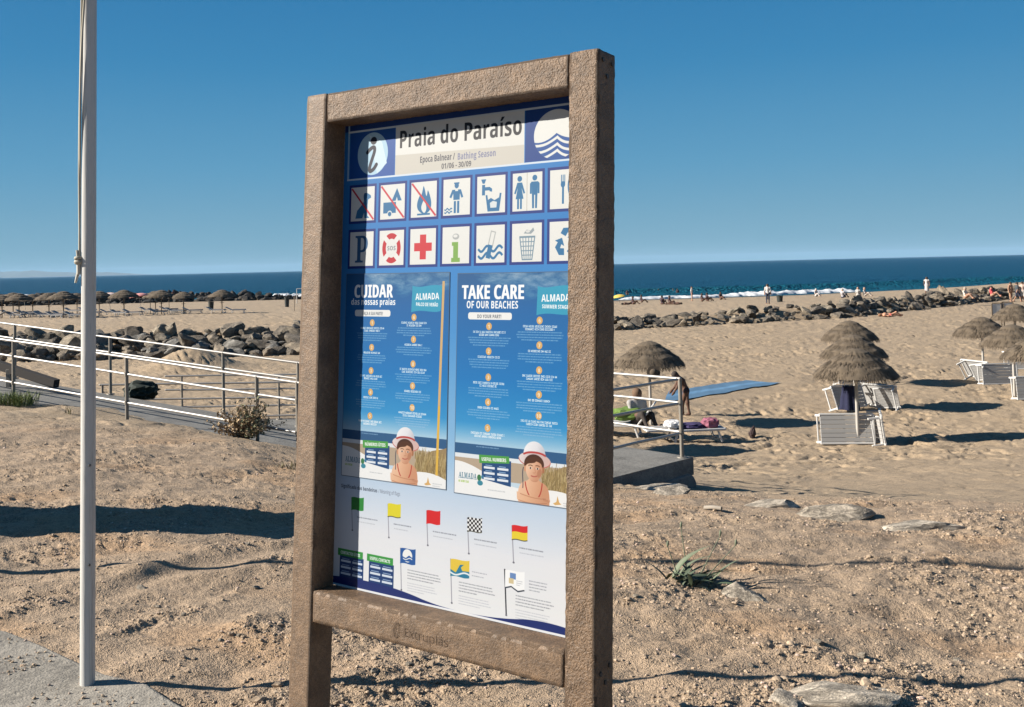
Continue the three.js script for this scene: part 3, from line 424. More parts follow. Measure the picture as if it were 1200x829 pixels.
function makeBoard() {
  const t = thing('information_board', 'beach information board with pictograms and flag meanings in a thick brown recycled plastic frame', 'information board');
  const { W, H, L, b, w, d, r } = SB;                                      // local frame: x to the right along the board, z towards the reader, origin at the foot of the right-hand post's outer corner
  const at3 = (g, x, y, z) => g.translate(x, y, z);
  mesh('post', at3(roughBox(w, H + 0.25, d, [10, 200, 10], 0.0016, 3), -w / 2, H / 2 - 0.125, -d / 2), M.plastic, t);
  mesh('post', at3(roughBox(w, H + 0.25, d, [8, 120, 8], 0.001, 17), -W + w / 2, H / 2 - 0.125, -d / 2), M.plasticSmooth, t);
  mesh('top_beam', at3(roughBox(PW - 0.004, b, d, [120, 12, 10], 0.0014, 29), -W / 2, H - b / 2 - 0.002, -d / 2 - 0.002), M.plastic, t);
  const low = mesh('bottom_beam', at3(roughBox(PW - 0.004, b, d, [90, 8, 8], 0.0009, 41), -W / 2, L + b / 2, -d / 2 - 0.002), M.plasticSmooth, t);
  // maker's mark pressed into the lower beam
  const cut = [], mk = mat([0.13, 0.09, 0.06], 0.85), bx = -W + w, by = L;
  const letters = canvasTexture(640, 200, (c) => { c.clearRect(0, 0, 640, 200); c.strokeStyle = '#000'; c.lineWidth = 7; for (const [a, q] of [[34, 0.2], [24, 0.2], [12, 0.2]]) { c.beginPath(); c.ellipse(66, 96, a, 56, q, 0, 7); c.stroke(); } c.beginPath(); c.ellipse(66, 96, 44, 58, 0.2, 0.4, 5.6); c.stroke(); text(c, 'Extruplás', 130, 122, 84, { width: 430, weight: 'normal', color: '#000' }); });
  letters.colorSpace = THREE.NoColorSpace;
  const mark = new THREE.PlaneGeometry(0.27, 0.0844); mark.translate(bx + 0.352 + 0.135, by + 0.044, 0.0014);
  // the engraving drawn as a thin flat film: dark in the strokes, clear elsewhere
  const mkMat = new THREE.MeshStandardMaterial({ color: rgb(0.07, 0.045, 0.028), roughness: 0.9, transparent: true, alphaMap: canvasTexture(640, 200, (c) => { c.fillStyle = '#000'; c.fillRect(0, 0, 640, 200); c.strokeStyle = '#bbb'; c.lineWidth = 6; for (const a of [12, 24, 36]) { c.beginPath(); c.ellipse(66, 96, a, 56, 0.2, a === 36 ? 0.5 : 0, a === 36 ? 5.4 : 7); c.stroke(); } text(c, 'Extruplás', 130, 124, 86, { width: 430, weight: 'normal', color: '#bbb' }); }), side: THREE.DoubleSide });
  mkMat.alphaMap.colorSpace = THREE.NoColorSpace; mesh('maker_mark', mark, mkMat, low);
  // printed panel with two posters
  const face = new THREE.PlaneGeometry(PW, PH); face.translate(-W / 2, L + b + PH / 2, -r);
  const panel = mesh('printed_panel', face, printMat(panelMap), t);
  mesh('backing_sheet', box(PW - 0.001, PH - 0.001, 0.004, -W / 2, L + b + PH / 2, -r - 0.0032, 0.001), M.panelEdge, panel);
  for (const [u, v, e] of [[0.027, 0.536, false], [0.528, 0.541, true]]) { const pw = 0.469, ph = 0.706, g = new THREE.PlaneGeometry(Math.min(pw, PW - u - 0.002), ph); if (u + pw > PW - 0.002) { const k = (PW - u - 0.002) / pw, q = g.attributes.uv; for (let i = 0; i < 4; i++) q.setX(i, q.getX(i) * k); } g.translate(-W + w + u + Math.min(pw, PW - u - 0.002) / 2, H - b - v - ph / 2, -r + 0.0015); mesh('poster', g, printMat(posterMap(e)), panel).userData.label = e ? 'blue English poster headed TAKE CARE OF OUR BEACHES' : 'blue Portuguese poster headed CUIDAR das nossas praias'; }
  for (const [y, z] of [[H - 0.03, 0.028], [H - 0.033, 0.082], [H - 0.075, 0.052], [L + 0.055, 0.028], [L + 0.065, 0.08], [L + 0.025, 0.055]]) mesh('screw', new THREE.CylinderGeometry(0.006, 0.007, 0.006, 10).rotateZ(Math.PI / 2).translate(0.001, y, -z), M.screw, t);
  return t;
}
const AZ = 0.966, LEAN = 0.062;
function setBoard(o, x, y, z) { o.position.set(x, y, z); o.rotation.set(0, 0, 0); const right = V(Math.sin(AZ), 0, Math.cos(AZ)), back = V(Math.cos(AZ), 0, -Math.sin(AZ)), up = V(0, 1, 0).multiplyScalar(Math.cos(LEAN)).addScaledVector(back, Math.sin(LEAN)), front = back.clone().multiplyScalar(-Math.cos(LEAN)).addScaledVector(V(0, 1, 0), Math.sin(LEAN)); o.quaternion.setFromRotationMatrix(new THREE.Matrix4().makeBasis(right, up, front)); }
const board = makeBoard(); setBoard(board, 0.1847, 0, -2.7234);
const board2 = dup(board, [0, 0, 0], 0, 'second brown framed information board throwing the broad shadow on the sand', null); setBoard(board2, -4.35, 0, -6.05);

// ---------------------------------------------------------------- flagpoles
M.white = mat([0.5, 0.51, 0.52], 0.42, { map: texture(512, tile(512, [[5, 1, 6], [40, 0.8, 14], [90, 0.6], [256, 0.5]], 72), (v) => { const k = 255 * clamp(0.97 + Math.min(0, v - 0.4) * 0.9, 0.4, 1); return [k, k * 0.985, k * 0.955]; }, 1), bumpMap: texture(256, tile(256, [[6, 1], [60, 0.6]], 71), grey, 2, false), bumpScale: 0.0008 });
M.rope = mat([0.38, 0.35, 0.28], 0.95); M.cleat = mat([0.44, 0.41, 0.34], 0.7);
function makeFlagpole() {
  const t = thing('flagpole', 'tall white flagpole with a halyard tied to a cleat', 'flagpole');
  const R = 0.0275, g = new THREE.CylinderGeometry(R * 0.92, R, 6.4, 28, 1); g.translate(0, 3.2, 0); mesh('pole', g, M.white, t);
  const yc = 1.69, dir = V(-0.86, 0, 0.35).normalize(), off = (k, y) => V(dir.x * k, y, dir.z * k);
  const cord = new THREE.CatmullRomCurve3([off(R + 0.006, yc + 0.02), off(R + 0.005, yc + 0.3), V(-0.02, yc + 0.75, R + 0.003), V(0.004, yc + 1.25, R + 0.005), V(0.012, yc + 2, R), V(0.01, 6.3, R * 0.95)]);
  mesh('halyard', new THREE.TubeGeometry(cord, 60, 0.0042, 6), M.rope, t);
  const c2 = new THREE.CatmullRomCurve3([off(R + 0.004, yc - 0.01), off(R + 0.008, yc + 0.4), V(-R * 0.8, yc + 1, R * 0.75), V(-R * 0.5, yc + 2, R * 0.85), V(-0.005, 6.3, R * 0.95)]);
  mesh('halyard', new THREE.TubeGeometry(c2, 60, 0.0042, 6), M.rope, t);
  const cl = mesh('cleat', join([bar(off(R + 0.008, yc - 0.055), off(R + 0.008, yc + 0.012), 0.008, 0.009), bar(off(R + 0.012, yc + 0.008), off(R + 0.015, yc + 0.04), 0.005, 0.004), bar(off(R + 0.011, yc - 0.05), off(R + 0.02, yc - 0.088), 0.006, 0.004)]), M.cleat, t);
  const coil = []; for (let k = 0; k < 5; k++) coil.push(new THREE.TorusGeometry(0.012 + 0.0015 * (k % 2), 0.0036, 6, 16).rotateX(Math.PI / 2 + 0.2 * (k % 3 - 1)).translate(...off(R + 0.009, yc - 0.012 + k * 0.006).toArray()));
  mesh('rope_turns', join(coil), M.rope, cl);
  for (const y of [0.9, 0.52]) mesh('bolt', new THREE.SphereGeometry(0.005, 8, 6).translate(0.016, y, R * 0.85), M.screw, t);
  return t;
}
const pole = makeFlagpole();
{ const a = at(102, 803, 3.83), b = at(104.5, 0, 3.83); pole.position.copy(a); pole.position.y = -0.03; pole.quaternion.setFromUnitVectors(V(0, 1, 0), b.sub(a).normalize()); }
const pole2 = dup(pole, [-4.3, -0.05, -5.34], 0, 'second white flagpole throwing a thin shadow line across the sand', null); pole2.quaternion.identity();

// ---------------------------------------------------------------- ramp, landing and railings
M.ramp = mat([0.183, 0.176, 0.164], 0.9, { map: M.concrete.map, bumpMap: M.concrete.bumpMap, bumpScale: 0.003 });
M.steel = mat([0.32, 0.305, 0.285], 0.42, { metalness: 0.35 }); M.steelPost = mat([0.195, 0.176, 0.148], 0.6, { metalness: 0.25 });
function slab(name, pts, thick, m, label) {                                  // pts: x, y, distance round the top face
  const n = pts.length, p = [], idx = [], push = (a) => p.push(a[0], a[1], -a[2]);
  const flat = pts.map(([x, , d]) => new THREE.Vector2(x, d)), tri = THREE.ShapeUtils.triangulateShape(flat, []);
  for (const t of tri) for (const i of t) push(pts[i]);
  for (const t of tri) for (const i of [t[2], t[1], t[0]]) push([pts[i][0], pts[i][1] - thick, pts[i][2]]);
  for (let i = 0; i < n; i++) { const a = pts[i], b = pts[(i + 1) % n], a2 = [a[0], a[1] - thick, a[2]], b2 = [b[0], b[1] - thick, b[2]]; for (const q of [a, b, b2, a, b2, a2]) push(q); }
  const g = new THREE.BufferGeometry(); g.setAttribute('position', new THREE.Float32BufferAttribute(p, 3)); g.computeVertexNormals(); return struct(name, boxUV(g), m, label);
}
const lineAt = (a, b, t) => a.map((v, i) => lerp(v, b[i], t));
const nearL = [-7.57, -0.19, 14.5], nearR = [-2.57, -0.62, 11.8], farL = [-8.87, -0.1, 17], farR = [-3.1, -0.66, 14.3];
slab('ramp', [lineAt(nearL, nearR, -0.6), nearR, farR, lineAt(farL, farR, -0.6)], 0.3, M.ramp, 'grey concrete access ramp running down behind the near railing');
const e1 = [-0.72, -0.69], e2 = [-0.69, 0.72], LA = [2.13, -0.76, 11.95];
const L1 = [LA[0] + e1[0] * 2.9, -0.76, LA[2] + e1[1] * 2.9], L2 = [LA[0] + e2[0] * 3.8, -0.76, LA[2] + e2[1] * 3.8];
slab('ramp_landing', [LA, L2, [farR[0], farR[1] - 0.004, farR[2] - 0.01], [nearR[0], nearR[1] - 0.004, nearR[2] - 0.01], L1], 0.21, M.ramp, 'grey concrete landing at the foot of the ramp');
slab('walkway', [[-7.9, -1.38, 18.4], [1.2, -1.44, 18.4], [1.2, -1.44, 20.1], [-7.9, -1.38, 20.1]], 0.2, M.ramp, 'lower concrete walkway beyond the ramp');
{ // rough footing under the end of the landing
  const sh = new THREE.Shape(); sh.moveTo(0, 0); sh.lineTo(0.5, 0); sh.lineTo(0.5, 0.28); sh.lineTo(0.06, 0.3); sh.quadraticCurveTo(-0.08, 0.28, -0.09, 0.16); sh.quadraticCurveTo(-0.08, 0, 0, 0);
  const g = boxUV(new THREE.ExtrudeGeometry(sh, { depth: 2.1, bevelEnabled: true, bevelSize: 0.03, bevelThickness: 0.03, bevelSegments: 3 }));
  g.rotateY(Math.PI + Math.atan2(0.72, 0.69)); const o = struct('landing_footing', g, M.ramp, 'rounded concrete footing under the landing'); o.position.set(LA[0] - 0.06, -1.27, -LA[2] + 0.04);
}
function railing(label, a, b, posts, rails, postDrop, group, rp = 0.024) {     // a, b: ends of the floor line
  const t = thing('railing', label, 'railing', [0, 0, 0], 0, group), P = (k, h) => { const q = lineAt(a, b, k); return V(q[0], q[1] + h, -q[2]); };
  for (const [h, k0, k1, r = 0.018] of rails) { const n = 7, pts = []; for (let i = 0; i <= n; i++) { const q = P(lerp(k0, k1, i / n), h); q.y += 0.006 * n2(i * 1.3, h * 9); pts.push(q); } mesh('rail', new THREE.TubeGeometry(new THREE.CatmullRomCurve3(pts), 24, r, 10), M.steel, t); for (const k of [k0, k1]) mesh('end_cap', new THREE.SphereGeometry(r * 1.02, 10, 8).translate(...P(k, h).toArray()), M.steel, t); }
  for (const k of posts) {
    const po = mesh('post', bar(P(k, -postDrop), P(k, rails[0][0] + 0.004), rp, rp, 12), M.steelPost, t); if (postDrop < 0.1) mesh('base_plate', new THREE.CylinderGeometry(0.06, 0.065, 0.014, 14).translate(...P(k, 0.007).toArray()), M.steelPost, po);
    for (const r of rails.slice(1)) if (k >= Math.min(r[1], r[2]) && k <= Math.max(r[1], r[2])) mesh('clamp', new THREE.CylinderGeometry(rp * 1.35, rp * 1.35, 0.05, 10).translate(...P(k, r[0]).toArray()), M.steelPost, po);
  }
  return t;
}
const kOf = (a, b, px) => { for (let k = -0.5; k < 1.4; k += 0.001) { const q = lineAt(a, b, k); if (600 + q[0] / q[2] * F >= px - 4) return k; } return 1; };
railing('pale metal railing with three rails along the sandy side of the ramp', nearL, nearR, [-0.35, kOf(nearL, nearR, 18), kOf(nearL, nearR, 150), kOf(nearL, nearR, 302), 0.99], [[0.88, -0.5, 1], [0.66, -0.5, 1], [0.28, -0.5, 1]], 0.22, 'ramp railings');
railing('pale metal railing with two rails along the seaward side of the ramp', farL, farR, [-0.3, kOf(farL, farR, 20), kOf(farL, farR, 131), kOf(farL, farR, 263), 0.99], [[0.92, -0.5, 1], [0.68, -0.5, 1]], 0.01, 'ramp railings');
const loA = [-7.8, -1.38, 18.5], loB = [1.1, -1.44, 18.5], hiA = [-7.1, -1.38, 20.0], hiB = [1.1, -1.44, 20.0];
railing('near railing of the lower walkway seen through the ramp railings', loA, loB, [0.005, 0.33, 0.5, 0.75, 0.99], [[0.92, 0, 1], [0.64, 0.06, 1], [0.3, 0.2, 1]], 0.01, 'lower walkway railings', 0.021);
railing('seaward railing of the lower walkway behind the dry bush', hiA, hiB, [0.04, 0.28, 0.55, 0.8, 0.99], [[0.9, 0, 1], [0.62, 0, 1], [0.28, 0, 1]], 0.01, 'lower walkway railings', 0.021);
const LC = [LA[0] - 0.14, -0.76, LA[2] - 0.02];
railing('landing railing on the side towards the thatched umbrella', LC, [LC[0] + e2[0] * 3.6, -0.76, LC[2] + e2[1] * 3.6], [0, 0.5, 0.98], [[0.95, 0, 1], [0.66, 0, 1], [0.31, 0, 1]], 0.01, 'landing railings');
railing('landing railing running back from the corner post towards the board', [LC[0] + e1[0] * 0.06, LC[1], LC[2] + e1[1] * 0.06], [LC[0] + e1[0] * 2.7, -0.76, LC[2] + e1[1] * 2.7], [0.98], [[0.945, 0, 1], [0.655, 0, 1], [0.3, 0, 1]], 0.01, 'landing railings');
{ // near-black bar sloping at the head of the ramp
  const t = thing('sloping_bar', 'near black bar sloping from a short leg to the ramp', 'plank'), a = at(-14, 424, 16.1), b = at(66, 450, 15.6), m = mat([0.016, 0.013, 0.012], 0.9);
  mesh('plank', beam(a, b, 0.12, 0.13), m, t); const c = at(10, 436, 15.9); mesh('leg', box(0.07, 0.34, 0.07, c.x, c.y - 0.13, c.z), M.steelPost, t);
}
{ // folded dark green sack behind the ramp
  const g = new THREE.IcosahedronGeometry(1, 4), p = g.attributes.position; for (let i = 0; i < p.count; i++) { const v = V(p.getX(i), p.getY(i), p.getZ(i)); const k = 1 + 0.22 * n3(v.x * 1.7, v.y * 2, v.z * 2) + 0.08 * n3(v.x * 5, v.y * 5, v.z * 5); p.setXYZ(i, Math.sign(v.x) * Math.pow(Math.abs(v.x), 0.7) * 0.26 * k, v.y * 0.15 * k, v.z * 0.2 * k); } g.computeVertexNormals();
  const o = mesh('green_sack', g, mat([0.005, 0.014, 0.009], 0.8)), q = at(165, 459, 16.0); o.position.set(q.x, lineAt(farL, farR, kOf(farL, farR, 165))[1] + 0.1, q.z); tag(o, 'dark green crumpled sack lying beyond the ramp railing', 'sack');
}

// ---------------------------------------------------------------- stone walls and loose rocks
const stoneTone = texture(512, tile(512, [[4, 1], [14, 1], [50, 0.8], [200, 0.7]], 81), (v) => { const k = 255 * clamp(0.8 + (v - 0.5) * 1.1, 0.25, 1); return [k, k * 0.99, k * 0.97]; }, 0.9), stoneBump = texture(512, tile(512, [[8, 1], [30, 1], [120, 0.6]], 82), grey, 0.9, false);
const stone = (c, b = 0.03) => mat(c, 0.95, { map: stoneTone, bumpMap: stoneBump, bumpScale: b });
M.rock = [stone([0.265, 0.222, 0.172]), stone([0.211, 0.183, 0.148]), stone([0.328, 0.281, 0.218]), stone([0.172, 0.148, 0.121]), stone([0.234, 0.226, 0.211])];
M.darkRock = [stone([0.047, 0.039, 0.033]), stone([0.078, 0.064, 0.051]), stone([0.035, 0.031, 0.028])];
reseed(101);
function rockGeo(seed, detail = 3, sharp = 0.5) {
  const cuts = []; for (let k = 0; k < 17; k++) { const u = V(rr(-1, 1), rr(-1, 1), rr(-1, 1)).normalize(); cuts.push([u, rr(0.46, 0.84)]); }
  const g = mergeVertices((() => { const q = new THREE.IcosahedronGeometry(1, detail); q.deleteAttribute('uv'); q.deleteAttribute('normal'); return q; })(), 1e-4), p = g.attributes.position;
  for (let i = 0; i < p.count; i++) { const v = V(p.getX(i), p.getY(i), p.getZ(i)).normalize(); let r = 1; for (const [u, h] of cuts) { const c = v.dot(u); if (c * r > h) r = h / c; } r *= 1 + 0.05 * n3(v.x * 2.2 + seed, v.y * 2.2, v.z * 2.2) + 0.03 * n3(v.x * 6, v.y * 6 + seed, v.z * 6); v.multiplyScalar(r); p.setXYZ(i, v.x, v.y, v.z); }
  return boxUV(toCreasedNormals(g.toNonIndexed(), 0.45));
}
const rocks = Array.from({ length: 9 }, (_, k) => rockGeo(k * 7.3));
function stoneWall(name, label, count, place, mats) {
  const t = thing(name, label, 'rock wall');
  for (let i = 0; i < count; i++) { const q = place(i); if (!q) continue; const [x, y, d, s] = q, o = mesh('rock', rocks[Math.floor(rnd() * 9)], mats[Math.floor(rnd() * mats.length)], t); o.position.set(x, y, -d); o.rotation.set(rr(-0.5, 0.5), rr(0, 6.3), rr(-0.6, 0.6)); o.scale.set(s * rr(0.8, 1.7), s * rr(0.5, 0.95), s * rr(0.8, 1.2)); }
  return t;
}
stoneWall('rock_wall', 'long wall of big grey boulders below the rows of thatched umbrellas', 300, (i) => { const row = i % 4, x = -34 + 25.5 * ((Math.floor(i / 4) + rr(-0.4, 0.4)) / 75), h = row / 3; return [x, lerp(-2.5, poly(WALL_TOP, x) - 0.3, h) + rr(-0.15, 0.15), poly(WALL_LINE, x) - 0.7 + h * 2.3 + rr(-0.25, 0.25), 0.24 + 0.7 * rnd() ** 1.9]; }, M.rock);
stoneWall('rock_wall', 'low groyne of jumbled dark and pale rocks crossing the open beach', 300, (i) => { const row = i % 3.0, u = (Math.floor(i / 3) + rr(-0.45, 0.45)) / 100, x = lerp(-2, 62, Math.pow(Math.max(0, u), 1.15)), h = row / 2; return [x, lerp(-2.5, poly(WALL_TOP, x) - 0.12, h) + rr(-0.12, 0.12), poly(WALL_LINE, x) - 0.5 + h * 2 + rr(-0.3, 0.3), (0.22 + 0.36 * rnd() ** 1.6) * (1 + 0.2 * u)]; }, [M.rock[0], M.rock[1], M.rock[2], M.rock[3], M.rock[3]]);
stoneWall('rock_groyne', 'distant dark rock groyne running into the sea behind the left umbrellas', 300, (i) => { const u = i / 300, x = lerp(-98, -38.5, u) + rr(-0.8, 0.8), row = i % 3, d = 168 + rr(-1, 1) + row * 1.1 + 8 * u, top = lerp(1.7, 1.0, u) * (1 - smooth(u, 0.82, 1) * 0.75); return [x, -3.5 + top * (row / 2) * rr(0.75, 1.1), d, rr(0.75, 1.25) * (1 - 0.35 * smooth(u, 0.8, 1))]; }, M.darkRock);
M.pale = [stone([0.54, 0.475, 0.39], 0.008), stone([0.44, 0.385, 0.315], 0.008)];
function looseRock(px, py, d, sx, sy, sz, turn, label, k = 0, seed = 1) {
  const p = at(px, py, d), o = mesh('flat_rock', rockGeo(seed * 3.1, 4), M.pale[k]); o.position.set(p.x, ground(p.x, d) - sy * 0.18, -d); o.scale.set(sx, sy, sz); o.rotation.y = turn; tag(o, label, 'rock', 'pale rocks lying in the sand');
}
const dOf = (px, py) => { let d = 2.7; for (; d < 60; d += 0.01) { const p = at(px, py, d); if (p.y <= ground(p.x, d)) break; } return d; };
looseRock(770, 572, dOf(770, 574), 0.42, 0.1, 0.22, 0.3, 'pale broken rock at the foot of the landing', 0, 2);
looseRock(790, 578, dOf(790, 579), 0.2, 0.08, 0.2, 1.3, 'small pale rock beside the broken rock by the landing', 1, 5);
looseRock(905, 593, dOf(905, 594), 0.34, 0.13, 0.22, 0.2, 'pale humped rock with a dark slab leaning beside it', 0, 3);
looseRock(972, 604, dOf(972, 606), 0.38, 0.12, 0.18, -0.1, 'longer rock slab with a dark shaded end between humped and flat rocks', 1, 7);
looseRock(1075, 615, dOf(1075, 616), 0.36, 0.08, 0.2, 0.1, 'flat pale rock by the edge of the smooth sand', 0, 11);
looseRock(868, 696, dOf(868, 700), 0.15, 0.075, 0.1, -0.2, 'pale stone beside the green plant', 0, 13);
looseRock(985, 812, dOf(985, 816), 0.26, 0.045, 0.15, 0.1, 'broad white stone half buried under the flagpole shadow', 0, 17);
looseRock(925, 820, dOf(925, 824), 0.14, 0.03, 0.1, 1.2, 'flat white stone next to the broad half buried stone', 0, 19);
{ const d = dOf(834, 598), a = at(826, 595, d), b = at(846, 601, d - 0.1); a.y = ground(a.x, d) + 0.02; b.y = ground(b.x, d - 0.1) + 0.03; const g = new THREE.TubeGeometry(new THREE.CatmullRomCurve3([a, a.clone().lerp(b, 0.5).add(V(0, 0.008, 0.01)), b]), 10, 0.016, 7); tag(mesh('driftwood_stick', g, mat([0.257, 0.226, 0.187], 0.95)), 'bleached driftwood stick on the sand between the rocks', 'stick'); }
{ reseed(140); const spots = [[290, 640], [300, 690], [258, 752], [280, 746], [185, 712], [215, 722], [165, 690], [262, 540], [300, 531], [70, 575], [745, 700], [790, 715], [1010, 770], [960, 755], [1120, 775], [880, 780], [440, 790], [610, 795], [480, 780]];
  spots.forEach(([px, py], i) => { const d = dOf(px, py), p = at(px, py, d), s = rr(0.013, 0.03), o = mesh('small_stone', rocks[i % 9], M.pale[i % 2]); o.position.set(p.x, ground(p.x, d) + s * 0.2, -d); o.scale.set(s * rr(0.9, 1.5), s * 0.7, s); o.rotation.set(0, rr(0, 6), rr(-0.3, 0.3)); tag(o, 'small pale stone lying on the rough soil', 'stone', 'small stones on the soil'); }); }

// ---------------------------------------------------------------- plants
function blade(w, l, bend, fold = 0.25, n = 7) {                             // a long leaf standing on the origin, leaning towards +z
  const p = [], idx = []; for (let i = 0; i <= n; i++) { const t = i / n, a = bend * t, ww = w * Math.sin(Math.PI * Math.min(1, 0.12 + t * 0.88)) * (1 - 0.25 * t), y = l * (t - 0.25 * bend * t * t), z = l * 0.75 * bend * t * t; p.push(-ww, y + ww * fold, z, 0, y, z, ww, y + ww * fold, z); }
  for (let i = 0; i < n; i++) for (let j = 0; j < 2; j++) { const a = i * 3 + j; idx.push(a, a + 1, a + 3, a + 1, a + 4, a + 3); }
  const g = new THREE.BufferGeometry(); g.setAttribute('position', new THREE.Float32BufferAttribute(p, 3)); g.setAttribute('uv', new THREE.Float32BufferAttribute(new Float32Array(p.length / 3 * 2), 2)); g.setIndex(idx); g.computeVertexNormals(); return g;
}
{
  reseed(150); const d = dOf(808, 684), q = at(808, 684, d), t = thing('green_plant', 'grey green strap leaved plant growing alone in the sand', 'plant', [q.x, ground(q.x, d) - 0.01, -d]);
  const ms = [mat([0.074, 0.101, 0.055], 0.7), mat([0.117, 0.136, 0.086], 0.7), mat([0.058, 0.078, 0.047], 0.7)];
  const g = [blade(0.017, 0.25, 0.75), blade(0.019, 0.2, 1.0), blade(0.014, 0.23, 0.45), blade(0.013, 0.16, 1.25)];
  for (let i = 0; i < 30; i++) { const o = mesh('leaf', g[i % 4], ms[i % 3], t), a = i < 18 ? rr(0.6, 2.6) : rr(0, 6.3), s = rr(0.55, 1.05); o.rotation.set(0, a, 0); o.rotateX(rr(-0.1, 0.85)); o.rotateZ(rr(-0.35, 0.35)); o.scale.setScalar(s); o.position.set(rr(-0.1, 0.09), 0, rr(-0.06, 0.06)); }
  t.scale.set(1.2, 0.95, 1.1); t.rotation.z = -0.1;
  for (const [x, z, h, tx] of [[0.08, -0.05, 0.26, 0.05], [0.0, -0.08, 0.28, -0.04], [0.11, 0, 0.23, 0.08], [-0.1, 0.02, 0.2, -0.01]]) { mesh('flower_stalk', join([bar(V(x * 0.4, 0, z * 0.4), V(x + tx, h, z), 0.003, 0.002, 5), new THREE.SphereGeometry(0.008, 6, 5).scale(0.7, 2.4, 0.7).translate(x + tx, h + 0.014, z)]), ms[1], t); }
}
{
  reseed(160); const d = 11.95, q = at(286, 511, d), t = thing('dry_bush', 'dry brown and olive bush beside the ramp railing', 'bush', [q.x, ground(q.x, d) - 0.02, -d]), stems = [], leaves = [[], [], []];
  for (let i = 0; i < 90; i++) {
    const a = rr(0, 6.3), tilt = rr(0.15, 1.25), l = rr(0.28, 0.54), e = V(Math.cos(a) * Math.sin(tilt) * l, Math.cos(tilt) * l * 0.95, Math.sin(a) * Math.sin(tilt) * l), m = e.clone().multiplyScalar(0.5).add(V(0, 0.04, 0)); stems.push(new THREE.TubeGeometry(new THREE.QuadraticBezierCurve3(V(rr(-0.05, 0.05), 0, rr(-0.05, 0.05)), m, e), 5, 0.0035, 4));
    for (let k = 0; k < 26; k++) { const s = rr(0.25, 1.05), c = e.clone().multiplyScalar(s).add(V(rr(-0.03, 0.03), rr(-0.03, 0.03), rr(-0.03, 0.03))), w = rr(0.008, 0.017); if (c.y < 0) c.y = rr(0, 0.05); leaves[(a > 1.8 && a < 4.6 ? (rnd() < 0.75 ? 0 : 2) : rnd() < 0.5 ? 1 : rnd() < 0.5 ? 0 : 2)].push(new THREE.CircleGeometry(w, 5).scale(1, rr(1, 1.8), 1).rotateX(rr(0, 6)).rotateY(rr(0, 6)).translate(c.x, c.y, c.z)); }
  }
  mesh('stems', join(stems), mat([0.125, 0.086, 0.055], 0.9), t); ['dry_leaves', 'green_leaves', 'withered_leaves'].forEach((n, k) => { mesh(n, join(leaves[k]), mat([[0.36, 0.26, 0.15], [0.13, 0.135, 0.075], [0.24, 0.17, 0.1]][k], 0.9), t).userData.kind = 'stuff'; });
}
function tuft(label, px, py, d, w, h, count, c, group) {
  const q = at(px, py, d), t = thing('grass_tuft', label, 'grass', [q.x, ground(q.x, d) - 0.01, -d], 0, group), g = [[], []];
  for (let i = 0; i < count; i++) { const b = blade(rr(0.003, 0.007), rr(0.5, 1) * h, rr(0.2, 1.2), 0.2, 4); b.rotateY(rr(0, 6.3)); b.translate(rr(-w, w), 0, rr(-w, w) * 0.6); g[i % 2].push(b); }
  g.forEach((l, k) => { mesh('blades', join(l), mat(c.map((v) => v * 0.8 * (k ? 1.25 : 0.85)), 0.85), t).userData.kind = 'stuff'; });
}
reseed(170);
tuft('green grass clump at the foot of the railing post', 14, 470, 14.1, 0.3, 0.27, 420, [0.14, 0.18, 0.05]);
tuft('sparse dry grass beside the frame post of the board', 338, 532, 9.3, 0.14, 0.09, 60, [0.25, 0.21, 0.12]);
tuft('small dry sprig on the sandy edge of the ramp', 80, 478, 13.2, 0.04, 0.16, 16, [0.2, 0.18, 0.09]);

